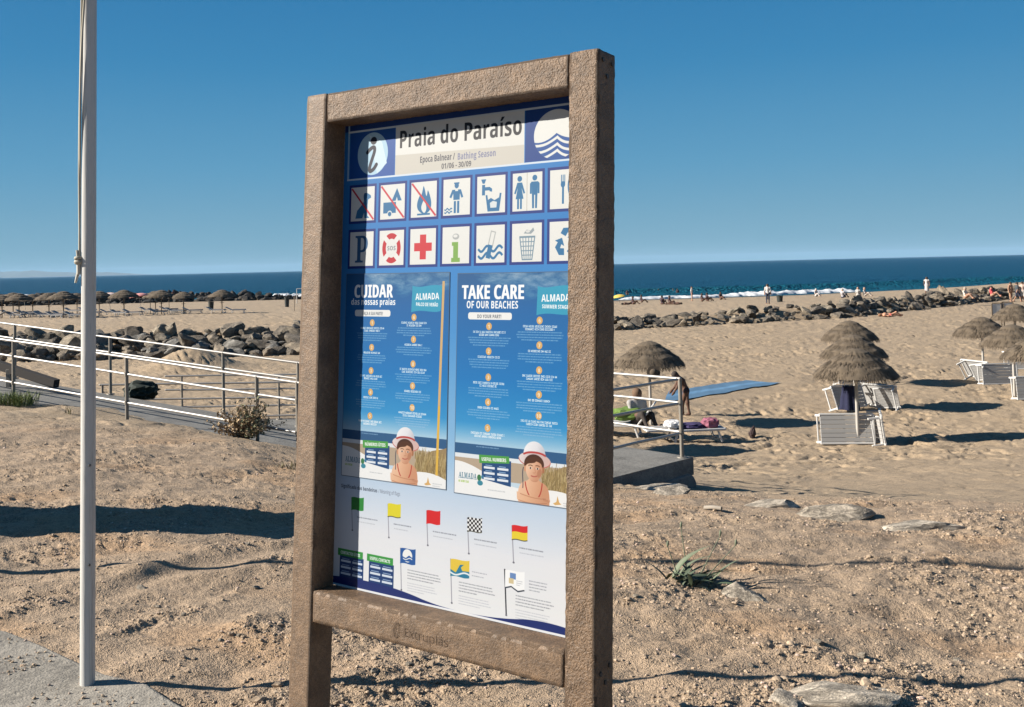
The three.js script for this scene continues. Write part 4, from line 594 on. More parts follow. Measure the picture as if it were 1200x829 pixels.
// ---------------------------------------------------------------- thatched umbrellas
M.thatch = [mat([0.07, 0.053, 0.037], 1), mat([0.098, 0.075, 0.051], 1), mat([0.135, 0.103, 0.07], 1)]; M.wood = mat([0.156, 0.117, 0.078], 0.85); M.paleWood = mat([0.351, 0.328, 0.296], 0.75);
function makeUmbrella(label, group, R, rise, rim, top, poleR, poleMat, straws, seed, tableY, thatch = M.thatch) {
  reseed(seed); const t = thing('thatched_umbrella', label, 'beach umbrella', [0, 0, 0], 0, group);
  const prof = (s) => ({ r: R * (0.04 + 0.96 * Math.pow(s, 0.92)), y: top - rise * Math.pow(s, 1.12) - (s > 0.86 ? (s - 0.86) * 0.55 * R : 0) });
  mesh('pole', bar(V(0, -0.3, 0), V(0, top - 0.12, 0), poleR * 1.1, poleR, 12), poleMat, t);
  const n = 72, rows = 26, p = [], idx = [];
  for (let j = 0; j <= rows; j++) for (let i = 0; i <= n; i++) { const s = j / rows, a = (i % n) / n * Math.PI * 2, { r, y } = prof(s), step = 0.05 * ((s * 3.6) % 1), k = 1 + 0.035 * n3(Math.cos(a) * 3, Math.sin(a) * 3, s * 3 + seed) ; p.push(Math.cos(a) * r * k, y + step + 0.02 * n3(Math.cos(a) * 9, Math.sin(a) * 9, s * 4 + seed) * s + 0.035 * n2(Math.cos(a) * 2 + seed, Math.sin(a) * 2) * s, Math.sin(a) * r * k); }
  for (let j = 0; j < rows; j++) for (let i = 0; i < n; i++) { const a = j * (n + 1) + i; idx.push(a, a + 1, a + n + 1, a + 1, a + n + 2, a + n + 1); }
  const g = new THREE.BufferGeometry(); g.setAttribute('position', new THREE.Float32BufferAttribute(p, 3)); g.setIndex(idx); g.computeVertexNormals();
  const canopy = mesh('canopy', g, thatch[1], t), lists = [[], [], []];
  const straw = (a, s0, s1, lift, w, droop) => { const A = prof(s0), B = prof(Math.min(1, s1)), da = rr(-0.05, 0.05), q = (P, ang, up) => [Math.cos(ang) * P.r, P.y + up, Math.sin(ang) * P.r], b = q(B, a + da, lift); if (droop) { b[1] -= droop; b[0] *= 1.02; b[2] *= 1.02; } const c = q(A, a, lift * 0.5), tx = -Math.sin(a) * w, tz = Math.cos(a) * w; lists[Math.floor(rnd() * 3)].push(c[0] - tx, c[1], c[2] - tz, c[0] + tx, c[1], c[2] + tz, b[0] + tx * 0.4, b[1], b[2] + tz * 0.4, b[0] + tx * 0.4, b[1], b[2] + tz * 0.4, b[0] - tx * 0.4, b[1], b[2] - tz * 0.4, c[0] - tx, c[1], c[2] - tz); };
  for (let i = 0; i < straws; i++) { const s = Math.sqrt(rr(0.01, 0.95)); straw(rr(0, 6.283), s, s + rr(0.1, 0.25), 0.05 + rr(0, 0.012), rr(0.005, 0.011), rr(0, 0.05)); }
  const build = (l) => { const q = new THREE.BufferGeometry(); q.setAttribute('position', new THREE.Float32BufferAttribute(l, 3)); q.computeVertexNormals(); return q; };
  lists.forEach((l, k) => { mesh('thatch_straw', build(l), thatch[k], canopy).userData.kind = 'stuff'; lists[k] = []; });
  for (let i = 0; i < straws * 0.42; i++) straw(rr(0, 6.283), 0.93, 1, 0.01, rr(0.004, 0.009), rr(0.02, rim));
  lists.forEach((l, k) => { mesh('fringe', build(l), thatch[k], canopy).userData.kind = 'stuff'; });
  for (let k = 0; k < 8; k++) { const a = k * Math.PI / 4 + 0.2, e = prof(0.92); mesh('rib', bar(V(0, top - 0.16, 0), V(Math.cos(a) * e.r, e.y - 0.035, Math.sin(a) * e.r), 0.014, 0.012, 6), M.wood, t); }
  if (tableY) mesh('pole_table', new THREE.CylinderGeometry(0.22, 0.22, 0.03, 20).translate(0, tableY, 0), M.wood, t);
  return t;
}
const put = (o, px, d, py = 500, dy = 0) => { const q = at(px, py, d); o.position.set(q.x, ground(q.x, d) + dy, -d); return o; };
const uA = makeUmbrella('thatched umbrella of the middle row, its white pole ringed by upturned loungers', 'thatched umbrellas in the row of stacked loungers', 0.95, 0.6, 0.09, 2.2, 0.036, M.paleWood, 1500, 201);
put(uA, 1006, dOf(1006, 521), 522);
put(dup(uA, [0, 0, 0], 1.3), 1003, dOf(1003, 482), 480); put(dup(uA, [0, 0, 0], 2.6), 998, dOf(998, 452), 450);
const G2 = 'thatched umbrellas standing past the row of stacked loungers', gl = 'thatched umbrella in the cluster beside the white notice boards';
const uB = dup(uA, [0, 0, 0], 0.7, gl, G2); put(uB, 1153, 33.8, 441); put(dup(uB, [0, 0, 0], 1.9), 1192, 40.5, 425); put(dup(uB, [0, 0, 0], 2.7), 1189, 30.2, 452); put(dup(uB, [0, 0, 0], 0.2), 1222, 25.5, 480);
put(dup(uA, [0, 0, 0], 4.1, 'thatched umbrella above the bending person and the open loungers', null), 763, dOf(763, 497), 497).userData.group = undefined;
put(dup(uA, [0, 0, 0], 3.3, 'thatched umbrella behind the information board casting its shadow beside the landing', null), 624, 21.6, 520).userData.group = undefined;
const uF = makeUmbrella('broad thatched umbrella with a pole table above the loungers behind the boulder wall', 'umbrellas behind the boulder wall', 1.32, 0.6, 0.12, 2.3, 0.05, M.wood, 700, 233, 1.05);
const farSpots = [[2, 92], [22, 92], [15, 101], [38, 95], [57, 90], [74, 87], [90, 104], [116, 95], [145, 91], [182, 100], [189, 94], [215, 94], [260, 93]];
farSpots.forEach(([px, d], i) => { const o = i ? dup(uF, [0, 0, 0], i * 1.3) : uF; put(o, px, d, 366); o.scale.setScalar(0.92 + 0.14 * ((i * 37 % 11) / 11)); });

// ---------------------------------------------------------------- loungers
M.plasticWhite = mat([0.46, 0.455, 0.44], 0.5); M.slat = mat([0.3, 0.295, 0.285], 0.6); M.cloth = mat([0.006, 0.008, 0.035], 0.9); M.mattress = mat([0.125, 0.117, 0.125], 0.9);  // slat grey puts the shade on the white seats into the colour
function makeLounger(label, group, back) {                                    // lying along x, head at -x, 1.86 long, 0.66 wide, seat 0.3 high
  const t = thing('sun_lounger', label, 'sun lounger', [0, 0, 0], 0, group), seat = [-0.28, 0.93], wd = 0.66;
  for (const s of [-1, 1]) mesh('side_rail', beam(V(seat[0], 0.3, s * wd / 2), V(seat[1], 0.3, s * wd / 2), 0.05, 0.055, 0.015), M.plasticWhite, t);
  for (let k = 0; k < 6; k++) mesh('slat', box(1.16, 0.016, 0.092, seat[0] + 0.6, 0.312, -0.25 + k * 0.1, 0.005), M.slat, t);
  const b = new THREE.Group(); b.name = 'backrest'; t.add(b); b.position.set(seat[0], 0.31, 0); b.rotation.z = -back;
  for (const s of [-1, 1]) mesh('side_rail', beam(V(0, 0, s * (wd / 2 - 0.03)), V(-0.65, 0, s * (wd / 2 - 0.03)), 0.045, 0.045, 0.014), M.plasticWhite, b);
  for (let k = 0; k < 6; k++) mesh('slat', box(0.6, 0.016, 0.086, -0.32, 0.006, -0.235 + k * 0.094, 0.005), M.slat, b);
  mesh('head_rail', box(0.06, 0.045, wd - 0.02, -0.65, 0, 0, 0.02), M.plasticWhite, b);
  for (const x of [-0.2, 0.75]) for (const s of [-1, 1]) mesh('leg', beam(V(x, 0.3, s * 0.3), V(x + (x > 0 ? 0.1 : -0.1), 0, s * 0.31), 0.055, 0.05, 0.015), M.plasticWhite, t);
  mesh('end_bar', box(0.055, 0.055, wd, seat[1], 0.3, 0, 0.02), M.plasticWhite, t);
  for (const x of [-0.28, 0.82]) mesh('stretcher', beam(V(x, 0.07, -0.3), V(x, 0.07, 0.3), 0.035, 0.035, 0.01), M.plasticWhite, t);
  return t;
}
const tipped = 'white plastic lounger tipped on its side around the pole of a middle row umbrella', GT = 'upturned white loungers';
const lg = makeLounger(tipped, GT, -2.75);
const DA = [dOf(1006, 521), dOf(1003, 482), dOf(998, 452)];
function tip(px, d, turn, label, back, dx = 0, dd = 0, lean = 0.12) {            // stands on one long edge, seat facing outwards
  const first = !tip.done, o = first ? lg : dup(lg, [0, 0, 0], 0, label, GT); tip.done = true; const q = at(px, 480, d); const x = q.x + dx - 0.33 * Math.cos(turn), dist = d + dd - 0.33 * Math.sin(turn);
  o.position.set(x, ground(x, dist) + 0.3, -dist); o.quaternion.setFromEuler(new THREE.Euler(0, turn, 0)).multiply(new THREE.Quaternion().setFromAxisAngle(V(1, 0, 0), Math.PI / 2 - lean)); return o;
}
tip(994, DA[0], -0.1, tipped, 0, 0, 0.33, 0.16); tip(1014, DA[0], 1.25, tipped, 0, 0.2, 0.35, 0.12);
tip(992, DA[1], 0.5, tipped, 0, 0, 0.4, 0.35); tip(1020, DA[1], 2.2, tipped, 0, 0.2, 0.2, 0.3); tip(998, DA[2], 0.35, tipped, 0, 0, 0.45, 0.3);
const tipped2 = 'white plastic lounger tipped on its side in the cluster beside the notice boards';
tip(1156, 33.8, 0.05, tipped2, 0, 0.1, -0.5); tip(1192, 37.5, -0.1, tipped2, 0, -0.1, -0.6); tip(1192, 30.2, 0.0, tipped2, 0, 0.2, -0.5); tip(1214, 25.5, 0.2, tipped2, 0, 0.1, -0.4); tip(1148, 33.8, 1.9, tipped2, 0, -0.3, -0.2, 0.5);
{ // spare legs and boards laid over the tipped loungers
  const t = thing('lounger_cushion', 'folded navy cushion hanging by the umbrella pole over the tipped loungers', 'cushion'), q = at(995, 466, 23.4);
  const g = new THREE.CylinderGeometry(0.13, 0.22, 0.55, 28, 8), p = g.attributes.position; for (let i = 0; i < p.count; i++) { const a = Math.atan2(p.getZ(i), p.getX(i)), k = 1 + 0.12 * Math.sin(a * 7) + 0.06 * n3(p.getX(i) * 9, p.getY(i) * 4, p.getZ(i) * 9); p.setX(i, p.getX(i) * k); p.setZ(i, p.getZ(i) * k); } g.computeVertexNormals(); mesh('cushion', g, M.cloth, t); mesh('strap', new THREE.TorusGeometry(0.1, 0.012, 6, 16).translate(0, 0.3, 0), M.plasticWhite, t); t.position.copy(q);
}
const open = 'white lounger with a towel and bags beside the bending person', GO = 'open loungers under the thatched umbrella';
const lo1 = makeLounger(open, null, 0.02); put(lo1, 805, 23.4, 490); lo1.rotation.y = 0.12; lo1.position.x -= 0.1;
const lo2 = makeLounger('white lounger with its back raised behind the railing under the thatched umbrella', null, 0.9); put(lo2, 735, 24.3, 480); lo2.rotation.y = 2.9;
const farL2 = makeLounger('low sun lounger with a dark mattress under the umbrellas behind the boulder wall', 'loungers behind the boulder wall', 0.45);
mesh('mattress', box(1.15, 0.06, 0.56, 0.33, 0.36, 0, 0.02), M.mattress, farL2);
reseed(240);
let firstFar = true;
for (const [px, d] of farSpots) for (const s of [-1, 1]) { const o = firstFar ? farL2 : dup(farL2, [0, 0, 0], 0); firstFar = false; put(o, px + s * rr(7, 13) + 3, d - rr(0.4, 2), 366); o.rotation.y = Math.PI + rr(-0.15, 0.15) + (s > 0 ? 0 : 0.1); }
function parasol(label, px, d, c, py) {
  const t = thing('beach_parasol', label, 'parasol'), g = new THREE.SphereGeometry(1.05, 16, 6, 0, 6.284, 0, 1.05); g.scale(1, 0.62, 1); g.translate(0, 1.45, 0); mesh('canopy', g, mat(c, 0.85), t); mesh('pole', bar(V(0, -0.2, 0), V(0, 2.05, 0), 0.02), M.paleWood, t); put(t, px, d, 366); t.rotation.z = 0.15; if (py) t.position.y = py; return t;
}
parasol('pale pink beach parasol behind the thatched umbrellas', 130, 96, [0.66, 0.5, 0.46]); parasol('red and pink parasol beside the broad thatched umbrella', 166, 97, [0.6, 0.26, 0.24]); parasol('white parasol in front of the distant dark groyne', 30, 118, [0.62, 0.63, 0.66]);
const yp = parasol('low yellow parasol by the bathers on the wet sand', 728, 118, [0.55, 0.4, 0.07]); yp.position.y -= 0.9;

// blue beach mat, cushions and bags
{
  const pts = [[796, 458], [796, 470], [930, 447], [884, 444.5]].map(([x, y]) => { const dd = dOf(x, y); return [at(x, y, dd).x, dd]; });
  const A = pts[0], B = pts[1], C = pts[2], D = pts[3], n = 40, m = 6, p = [], idx = [], col = [];
  for (let i = 0; i <= n; i++) for (let j = 0; j <= m; j++) { const u = i / n - 0.12, v = j / m, x = lerp(lerp(A[0], D[0], u), lerp(B[0], C[0], u), v), d = lerp(lerp(A[1], D[1], u), lerp(B[1], C[1], u), v); p.push(x, baseHeight(x, d) + 0.032 + 0.05 * fbm(x * 0.5, d * 0.6, 2) + 0.008 * n2(x * 2, d * 2), -d); const k = j === 3 ? 1.6 : 1; col.push(0.06 * k, 0.135 * k, 0.225 * k); }
  for (let i = 0; i < n; i++) for (let j = 0; j < m; j++) { const a = i * (m + 1) + j; idx.push(a, a + 1, a + m + 1, a + 1, a + m + 2, a + m + 1); }
  const g = new THREE.BufferGeometry(); g.setAttribute('position', new THREE.Float32BufferAttribute(p, 3)); g.setAttribute('color', new THREE.Float32BufferAttribute(col, 3)); g.setIndex(idx); g.computeVertexNormals(); tag(mesh('beach_mat', g, new THREE.MeshStandardMaterial({ vertexColors: true, roughness: 0.85, side: THREE.DoubleSide })), 'long blue roll out mat laid across the sand', 'beach mat');
}
function lump(name, label, cat, p, s, c, seed, sq = 0.8) { const g = new THREE.IcosahedronGeometry(1, 3), a = g.attributes.position; for (let i = 0; i < a.count; i++) { const v = V(a.getX(i), a.getY(i), a.getZ(i)), k = 1 + 0.2 * n3(v.x * 2 + seed, v.y * 2, v.z * 2); a.setXYZ(i, Math.sign(v.x) * Math.abs(v.x) ** sq * s[0] * k, Math.sign(v.y) * Math.abs(v.y) ** sq * s[1] * k, v.z * s[2] * k); } g.computeVertexNormals(); const o = mesh(name, g, mat(c, 0.9)); o.position.copy(p); return tag(o, label, cat); }
{ const b = lo1.position; lump('beach_towel', 'crumpled purple towel lying along the open lounger', 'towel', V(b.x + 0.2, b.y + 0.37, b.z), [0.3, 0.07, 0.26], [0.028, 0.02, 0.075], 3); lump('beach_bag', 'white and red beach bag on the open lounger', 'bag', V(b.x + 0.65, b.y + 0.42, b.z), [0.2, 0.13, 0.17], [0.24, 0.08, 0.12], 5); lump('white_pillow', 'white pillow on the head of the open lounger', 'pillow', V(b.x - 0.25, b.y + 0.42, b.z + 0.05), [0.2, 0.1, 0.22], [0.5, 0.5, 0.5], 7);
  const c = lo2.position; lump('green_towel', 'bright green towel over the lounger behind the railing', 'towel', V(c.x + 0.05, c.y + 0.55, c.z), [0.42, 0.16, 0.3], [0.1, 0.17, 0.03], 9); }
{ const q = onGround(881, 24.2, 484); const t = lump('rubbish_bag', 'small dark pointed bag standing alone on the sand', 'bag', q.add(V(0, 0.12, 0)), [0.09, 0.14, 0.08], [0.035, 0.02, 0.02], 4, 0.9); const a = t.geometry.attributes.position; for (let i = 0; i < a.count; i++) { const y = a.getY(i), k = y > 0 ? 1 - y * 4.5 : 1; a.setX(i, a.getX(i) * Math.max(0.15, k) + Math.max(0, y) * 0.25); a.setZ(i, a.getZ(i) * Math.max(0.15, k)); a.setY(i, y * (y > 0 ? 1.25 : 0.9)); } t.geometry.computeVertexNormals(); }
{ const q = at(766, 437, 24.75), t = thing('straw_hat', 'brown straw hat hanging under the thatch above the bending person', 'hat', q.toArray()); mesh('brim', new THREE.CylinderGeometry(0.17, 0.17, 0.012, 24).rotateX(1.35), M.thatch[0], t); mesh('crown', new THREE.SphereGeometry(0.1, 16, 8, 0, 6.3, 0, 1.6).scale(1, 0.9, 1).rotateX(1.35), M.thatch[0], t); }
// bins, notice boards, lifeguard frame
function bin(label, px, d, h = 0.95) { const t = thing('litter_bin', label, 'litter bin', [0, 0, 0], 0, 'dark bins on the beach'); mesh('bin_body', new THREE.CylinderGeometry(0.3, 0.24, h, 16).translate(0, h / 2, 0), mat([0.016, 0.02, 0.017], 0.7), t); mesh('rim', new THREE.TorusGeometry(0.3, 0.03, 6, 20).rotateX(Math.PI / 2).translate(0, h, 0), mat([0.023, 0.027, 0.023], 0.6), t); put(t, px, d, 352); return t; }
bin('dark litter bin on the open sand before the surf', 336, 118, 1.15); bin('dark litter bin beside the outermost broad thatched umbrella', 247, 106, 0.9); bin('dark litter bin on the groyne beside the walker in the pale shirt', 914, 92, 0.6);
for (const px of [1170, 1181]) { const t = thing('notice_board', 'white notice board on dark posts behind the clustered umbrellas', 'notice board', [0, 0, 0], 0, 'white notice boards on the beach'); mesh('sheet', box(0.56, 0.62, 0.02, 0, 1.35, 0), M.plasticWhite, t); for (const s of [-1, 1]) mesh('post', box(0.05, 1.75, 0.05, s * 0.32, 0.8, 0), M.wood, t); mesh('cross_bar', box(0.6, 0.05, 0.04, 0, 1.7, 0), M.wood, t); put(t, px, 52, 372); }
{ const t = thing('goal_frame', 'white metal frame on the sand next to the surf', 'frame'); for (const s of [-1, 1]) mesh('upright', bar(V(s * 1, 0, 0), V(s * 1, 2.1, 0), 0.05), M.plasticWhite, t); for (const y of [2.1, 1.2]) mesh('crossbar', bar(V(-1, y, 0), V(1, y, 0), 0.05), M.plasticWhite, t); put(t, 356, 140, 352); }
for (const [px, d] of [[176, 97], [198, 98], [345, 96]]) { const t = mesh('marker_post', bar(V(0, -0.2, 0), V(0, px > 300 ? 1.5 : 1.3, 0), 0.03), M.wood); put(t, px, d, 366); tag(t, px > 300 ? 'thin marker post standing alone on the sand beside the board frame' : 'thin marker post among the broad thatched umbrellas', 'post', px > 300 ? null : 'marker posts among the umbrellas'); }

// ---------------------------------------------------------------- people
function person(label, pose, colors, cell = 30, name = 'person') {
  const J = pose, B = [['hipL', 'kneeL', 0.085, 0.06, 'leg'], ['kneeL', 'footL', 0.058, 0.038, 'shin'], ['hipR', 'kneeR', 0.085, 0.06, 'leg'], ['kneeR', 'footR', 0.058, 0.038, 'shin'], ['footL', 'toeL', 0.04, 0.03, 'foot'], ['footR', 'toeR', 0.04, 0.03, 'foot'], ['hipL', 'hipR', 0.1, 0.1, 'hips'], ['pelvis', 'chest', 0.115, 0.13, 'torso'], ['chest', 'neck', 0.13, 0.06, 'torso'], ['shL', 'shR', 0.065, 0.065, 'torso'], ['neck', 'head', 0.055, 0.06, 'skin'], ['head', 'crown', 0.085, 0.092, 'face'], ['crown', 'hair', 0.097, 0.09, 'hair'], ['shL', 'elL', 0.05, 0.04, 'arm'], ['elL', 'haL', 0.038, 0.028, 'skin'], ['haL', 'fiL', 0.033, 0.02, 'skin'], ['shR', 'elR', 0.05, 0.04, 'arm'], ['elR', 'haR', 0.038, 0.028, 'skin'], ['haR', 'fiR', 0.033, 0.02, 'skin']];
  if (pose.skirt) B.push(['pelvis', 'skirt', 0.14, 0.2, 'torso']);
  const bones = B.map(([a, b, r, s, c]) => ({ a: V(...J[a]), b: V(...J[b]), r, s, c })), lo = V(9, 9, 9), hi = V(-9, -9, -9);
  for (const b of bones) for (const q of [b.a, b.b]) { lo.min(q); hi.max(q); } lo.addScalar(-0.25); hi.addScalar(0.25);
  const ctr = lo.clone().add(hi).multiplyScalar(0.5), half = hi.clone().sub(lo).multiplyScalar(0.5), res = cell;
  const mc = new MarchingCubes(res, new THREE.MeshBasicMaterial(), false, false, 60000); mc.isolation = 0;
  const dist = (p) => { let sum = 0, best = 9, col = null; for (const b of bones) { const ab = b.b.clone().sub(b.a), l2 = ab.lengthSq() || 1e-9, t = clamp(p.clone().sub(b.a).dot(ab) / l2, 0, 1), d = p.distanceTo(b.a.clone().addScaledVector(ab, t)) - lerp(b.r, b.s, t); sum += Math.exp(-d * 32); if (d < best) { best = d; col = b.c; } } return [-Math.log(sum) / 32, col]; };
  for (let k = 0; k < res; k++) for (let j = 0; j < res; j++) for (let i = 0; i < res; i++) { const p = V((i - res / 2) / (res / 2) * half.x + ctr.x, (j - res / 2) / (res / 2) * half.y + ctr.y, (k - res / 2) / (res / 2) * half.z + ctr.z); mc.field[i + j * res + k * res * res] = -dist(p)[0]; }
  mc.update(); const n = mc.count, pos = new Float32Array(n * 3), col = new Float32Array(n * 3);
  for (let i = 0; i < n; i++) { const p = V(mc.positionArray[3 * i] * half.x + ctr.x, mc.positionArray[3 * i + 1] * half.y + ctr.y, mc.positionArray[3 * i + 2] * half.z + ctr.z); pos.set([p.x, p.y, p.z], 3 * i); const c = dist(p)[1]; col.set(colors[c] ?? colors[{ face: 'skin', arm: 'torso', shin: 'leg', foot: 'skin', hips: 'leg' }[c]] ?? colors.skin, 3 * i); }
  let g = new THREE.BufferGeometry(); g.setAttribute('position', new THREE.BufferAttribute(pos, 3)); g.setAttribute('color', new THREE.BufferAttribute(col, 3)); g = mergeVertices(g, 1e-4); g.computeVertexNormals();
  const o = mesh(name, g, M.people ??= new THREE.MeshStandardMaterial({ vertexColors: true, roughness: 0.85, side: THREE.DoubleSide })); return tag(o, label, 'person');
}
const STAND = { footL: [-0.1, 0.06, 0.02], toeL: [-0.13, 0.03, 0.17], footR: [0.1, 0.06, -0.06], toeR: [0.13, 0.03, 0.09], kneeL: [-0.1, 0.5, 0.04], kneeR: [0.1, 0.5, 0], hipL: [-0.09, 0.93, 0], hipR: [0.09, 0.93, 0], pelvis: [0, 1.0, 0], chest: [0, 1.3, 0], neck: [0, 1.5, 0], head: [0, 1.58, 0.02], crown: [0, 1.66, 0.02], hair: [0, 1.68, -0.02], shL: [-0.19, 1.42, 0], shR: [0.19, 1.42, 0], elL: [-0.26, 1.14, -0.02], elR: [0.26, 1.14, -0.02], haL: [-0.27, 0.88, 0.06], haR: [0.27, 0.88, 0.06], fiL: [-0.26, 0.78, 0.08], fiR: [0.26, 0.78, 0.08] };
const WALK = { ...STAND, footL: [-0.09, 0.07, 0.28], toeL: [-0.1, 0.06, 0.43], kneeL: [-0.1, 0.5, 0.2], footR: [0.09, 0.1, -0.3], toeR: [0.1, 0.03, -0.18], kneeR: [0.1, 0.49, -0.06], haL: [-0.28, 0.92, -0.12], haR: [0.28, 0.95, 0.2], fiL: [-0.28, 0.83, -0.12], fiR: [0.28, 0.87, 0.26] };
const SIT = { footL: [-0.14, 0.05, 0.72], toeL: [-0.16, 0.14, 0.78], footR: [0.14, 0.05, 0.68], toeR: [0.16, 0.14, 0.74], kneeL: [-0.13, 0.4, 0.42], kneeR: [0.13, 0.36, 0.42], hipL: [-0.1, 0.12, 0], hipR: [0.1, 0.12, 0], pelvis: [0, 0.18, 0], chest: [0, 0.5, -0.06], neck: [0, 0.7, -0.05], head: [0, 0.78, -0.03], crown: [0, 0.86, -0.02], hair: [0, 0.88, -0.06], shL: [-0.19, 0.62, -0.06], shR: [0.19, 0.62, -0.06], elL: [-0.24, 0.38, 0.06], elR: [0.24, 0.38, 0.06], haL: [-0.15, 0.36, 0.3], haR: [0.15, 0.36, 0.3], fiL: [-0.1, 0.36, 0.38], fiR: [0.1, 0.36, 0.38] };
const LIE = { footL: [0.85, 0.06, -0.1], toeL: [0.88, 0.16, -0.12], footR: [0.85, 0.06, 0.1], toeR: [0.88, 0.16, 0.12], kneeL: [0.45, 0.12, -0.1], kneeR: [0.42, 0.3, 0.1], hipL: [0, 0.11, -0.09], hipR: [0, 0.11, 0.09], pelvis: [-0.07, 0.13, 0], chest: [-0.38, 0.14, 0], neck: [-0.58, 0.12, 0], head: [-0.66, 0.13, 0], crown: [-0.74, 0.13, 0], hair: [-0.77, 0.12, 0], shL: [-0.5, 0.12, -0.19], shR: [-0.5, 0.12, 0.19], elL: [-0.25, 0.07, -0.3], elR: [-0.25, 0.07, 0.3], haL: [0, 0.06, -0.27], haR: [0, 0.06, 0.27], fiL: [0.08, 0.05, -0.26], fiR: [0.08, 0.05, 0.26] };
const BEND = { footL: [0.12, 0.06, -0.12], toeL: [-0.02, 0.03, -0.14], footR: [0.32, 0.06, 0.13], toeR: [0.18, 0.03, 0.14], kneeL: [0.13, 0.48, -0.11], kneeR: [0.26, 0.48, 0.12], hipL: [0.24, 0.9, -0.09], hipR: [0.24, 0.9, 0.09], pelvis: [0.22, 0.96, 0], chest: [0.08, 1.24, 0], neck: [-0.04, 1.4, 0], head: [-0.11, 1.45, 0], crown: [-0.17, 1.5, 0], hair: [-0.15, 1.53, 0], shL: [0.0, 1.33, -0.19], shR: [0.0, 1.33, 0.19], elL: [-0.1, 1.05, -0.22], elR: [-0.12, 1.04, 0.2], haL: [-0.28, 0.87, -0.16], haR: [-0.25, 0.83, 0.14], fiL: [-0.34, 0.8, -0.14], fiR: [-0.3, 0.76, 0.12] };
const skin = [0.33, 0.19, 0.125], tan = [0.1, 0.052, 0.034], dark = [0.03, 0.022, 0.018], white = [0.4, 0.385, 0.37], navy = [0.02, 0.025, 0.05], red = [0.5, 0.06, 0.07];  // tan also holds the bending person's shade, put into the skin
function set(o, px, d, turn, py = 352) { put(o, px, d, py); o.rotation.y = turn; return o; }
set(person('person in dark trunks, shade put into the skin colour, bending over a lounger under the thatch', BEND, { skin: tan, torso: tan, leg: tan, hips: [0.03, 0.016, 0.02], hair: dark, arm: tan }, 64), 797, dOf(797, 487), 0, 480).scale.setScalar(0.77);  // backlit shade is painted in as a darker skin colour
set(person('seated person in a white top beside the umbrella pole behind the railing', SIT, { skin: tan, torso: [0.28, 0.27, 0.26], leg: dark, hair: [0.12, 0.07, 0.04] }, 44), 748, 24.3, 0.4, 490).position.y += 0.22;  // white top dimmed to put the umbrella shade into its colour
set(person('walker in a pale shirt and dark trousers on the groyne', STAND, { skin, torso: [0.45, 0.42, 0.4], leg: navy, shin: navy, hair: dark }, 44), 900, 86, 2.8);
set(person('barefoot woman walking in a long white dress above the groyne rocks', { ...WALK, skirt: [0, 0.4, 0] }, { skin: tan, torso: white, leg: white, shin: tan, hair: dark, arm: tan }, 44), 1087, 98, 2.6);
set(person('standing bather in a white top and dark shorts near the wet sand', STAND, { skin, torso: white, leg: skin, hips: [0.15, 0.08, 0.12], hair: dark }, 40), 811, 118, 1.2);
const sitter = person('seated sunbather near the water beyond the groyne', SIT, { skin: tan, torso: [0.05, 0.03, 0.04], leg: tan, hair: dark, arm: tan }, 34);
set(sitter, 823, 112, 1.2); const GS = 'seated sunbathers near the water'; sitter.userData.group = GS;
for (const [px, d, a] of [[829, 113, 2], [845, 121, 0.5], [742, 112, 1.4], [752, 121, 1.5], [785, 104, 1.2], [776, 106, 2.4]]) { const o = dup(sitter, [0, 0, 0], 0); set(o, px, d, a); }
const lier = person('sunbather lying on the sand near the yellow parasol', LIE, { skin: tan, torso: tan, leg: tan, hips: dark, hair: dark, arm: tan }, 40); set(lier, 736, 113, 0.3); set(dup(lier, [0, 0, 0], 0, 'sunbather lying on the sand before the low end of the groyne'), 790, 103, 2.9);
set(person('sunbather with reddish skin lying on the sand against the groyne rocks', LIE, { skin: [0.5, 0.26, 0.16], torso: [0.5, 0.26, 0.16], leg: [0.5, 0.26, 0.16], hips: [0.5, 0.1, 0.08], hair: [0.2, 0.1, 0.05], arm: [0.5, 0.26, 0.16] }, 40), 1043, 70.2, 0.1, 368);
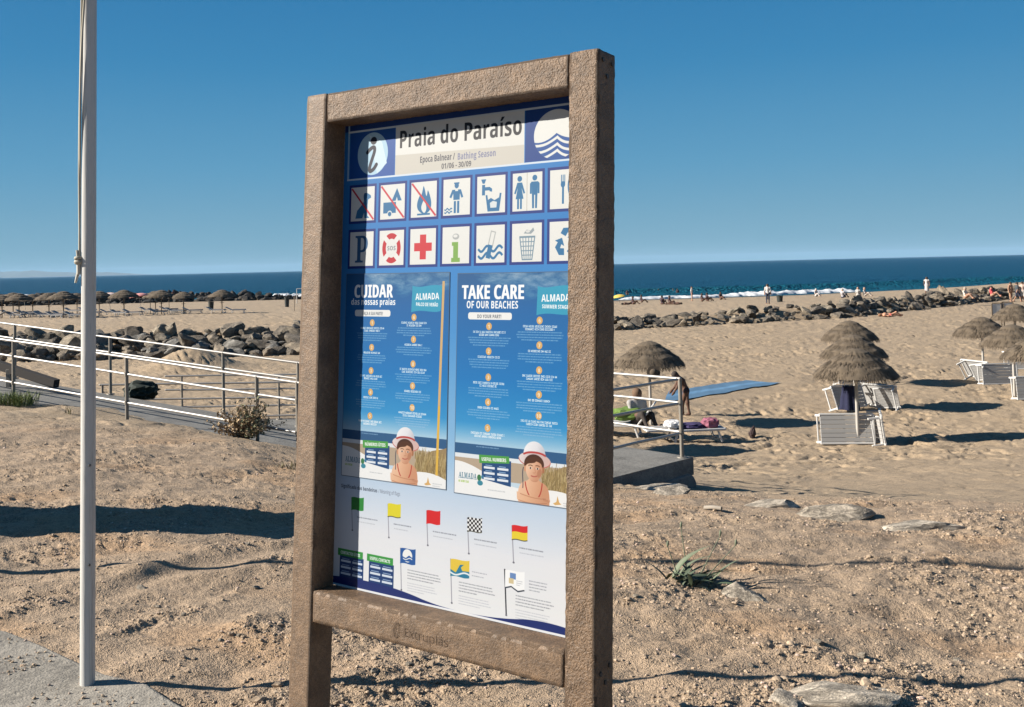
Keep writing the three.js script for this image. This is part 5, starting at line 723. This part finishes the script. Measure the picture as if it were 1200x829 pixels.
set(person('seated person in a grey top on the sand behind the groyne', SIT, { skin, torso: [0.35, 0.33, 0.34], leg: navy, hair: [0.35, 0.3, 0.25] }, 34), 988, 100, 2.2);
const pair = person('pale dressed person sitting in the pair behind the groyne', SIT, { skin, torso: white, leg: [0.4, 0.35, 0.3], hair: [0.3, 0.2, 0.15] }, 34); pair.userData.group = 'pair sitting behind the groyne'; set(pair, 1006, 104, 2.6); set(dup(pair, [0, 0, 0], 0), 1014, 104, 2.2);
set(person('person in white sitting alone at the edge of the foam', SIT, { skin, torso: white, leg: white, hair: white }, 34), 957, 118, 0.4);
set(person('person climbing on the groyne rocks in a pale top', SIT, { skin, torso: [0.55, 0.5, 0.42], leg: skin, hair: [0.3, 0.25, 0.2] }, 34), 1132, 83, 0.6).position.y += 0.6;
set(person('person in a red top seated on the groyne rocks', SIT, { skin: [0.45, 0.2, 0.15], torso: red, leg: skin, hair: dark }, 34), 1163, 88.5, 0.9).position.y += 0.5;
[[1185, 88, [0.35, 0.2, 0.12], 'bare chested man standing in the group of three at the end of the rocks', skin], [1192.5, 87.5, navy, 'dark dressed person standing in the group of three at the end of the rocks', [0.04, 0.05, 0.06]], [1199, 88, white, 'pale dressed person standing in the group of three at the end of the rocks', [0.4, 0.3, 0.25]]].forEach(([px, d, l, s, tp], i) => set(person(s, i === 1 ? WALK : STAND, { skin, torso: tp, leg: l, shin: skin, hair: dark }, 36), px, d, 0.4 + i));
// bathers in the water
[[735, 172], [772, 176], [789, 176], [794, 174], [202, 205], [145, 190]].forEach(([px, d], i) => { const o = i ? dup(sitter, [0, 0, 0], 0) : dup(sitter, [0, 0, 0], 0); o.userData.label = d > 180 ? 'small figure on the distant dark groyne' : 'bather standing chest deep in the sea'; o.userData.group = d > 180 ? 'figures on the distant groyne' : 'bathers in the sea'; const q = at(px, 340, d); o.position.set(q.x, d > 180 ? -2.2 : SEA - 0.15, -d); o.rotation.y = i; if (d > 180) o.position.z = -172; if (d > 180) o.position.x = (px - 600) / F * 172; });
renderer.render(scene, camera);
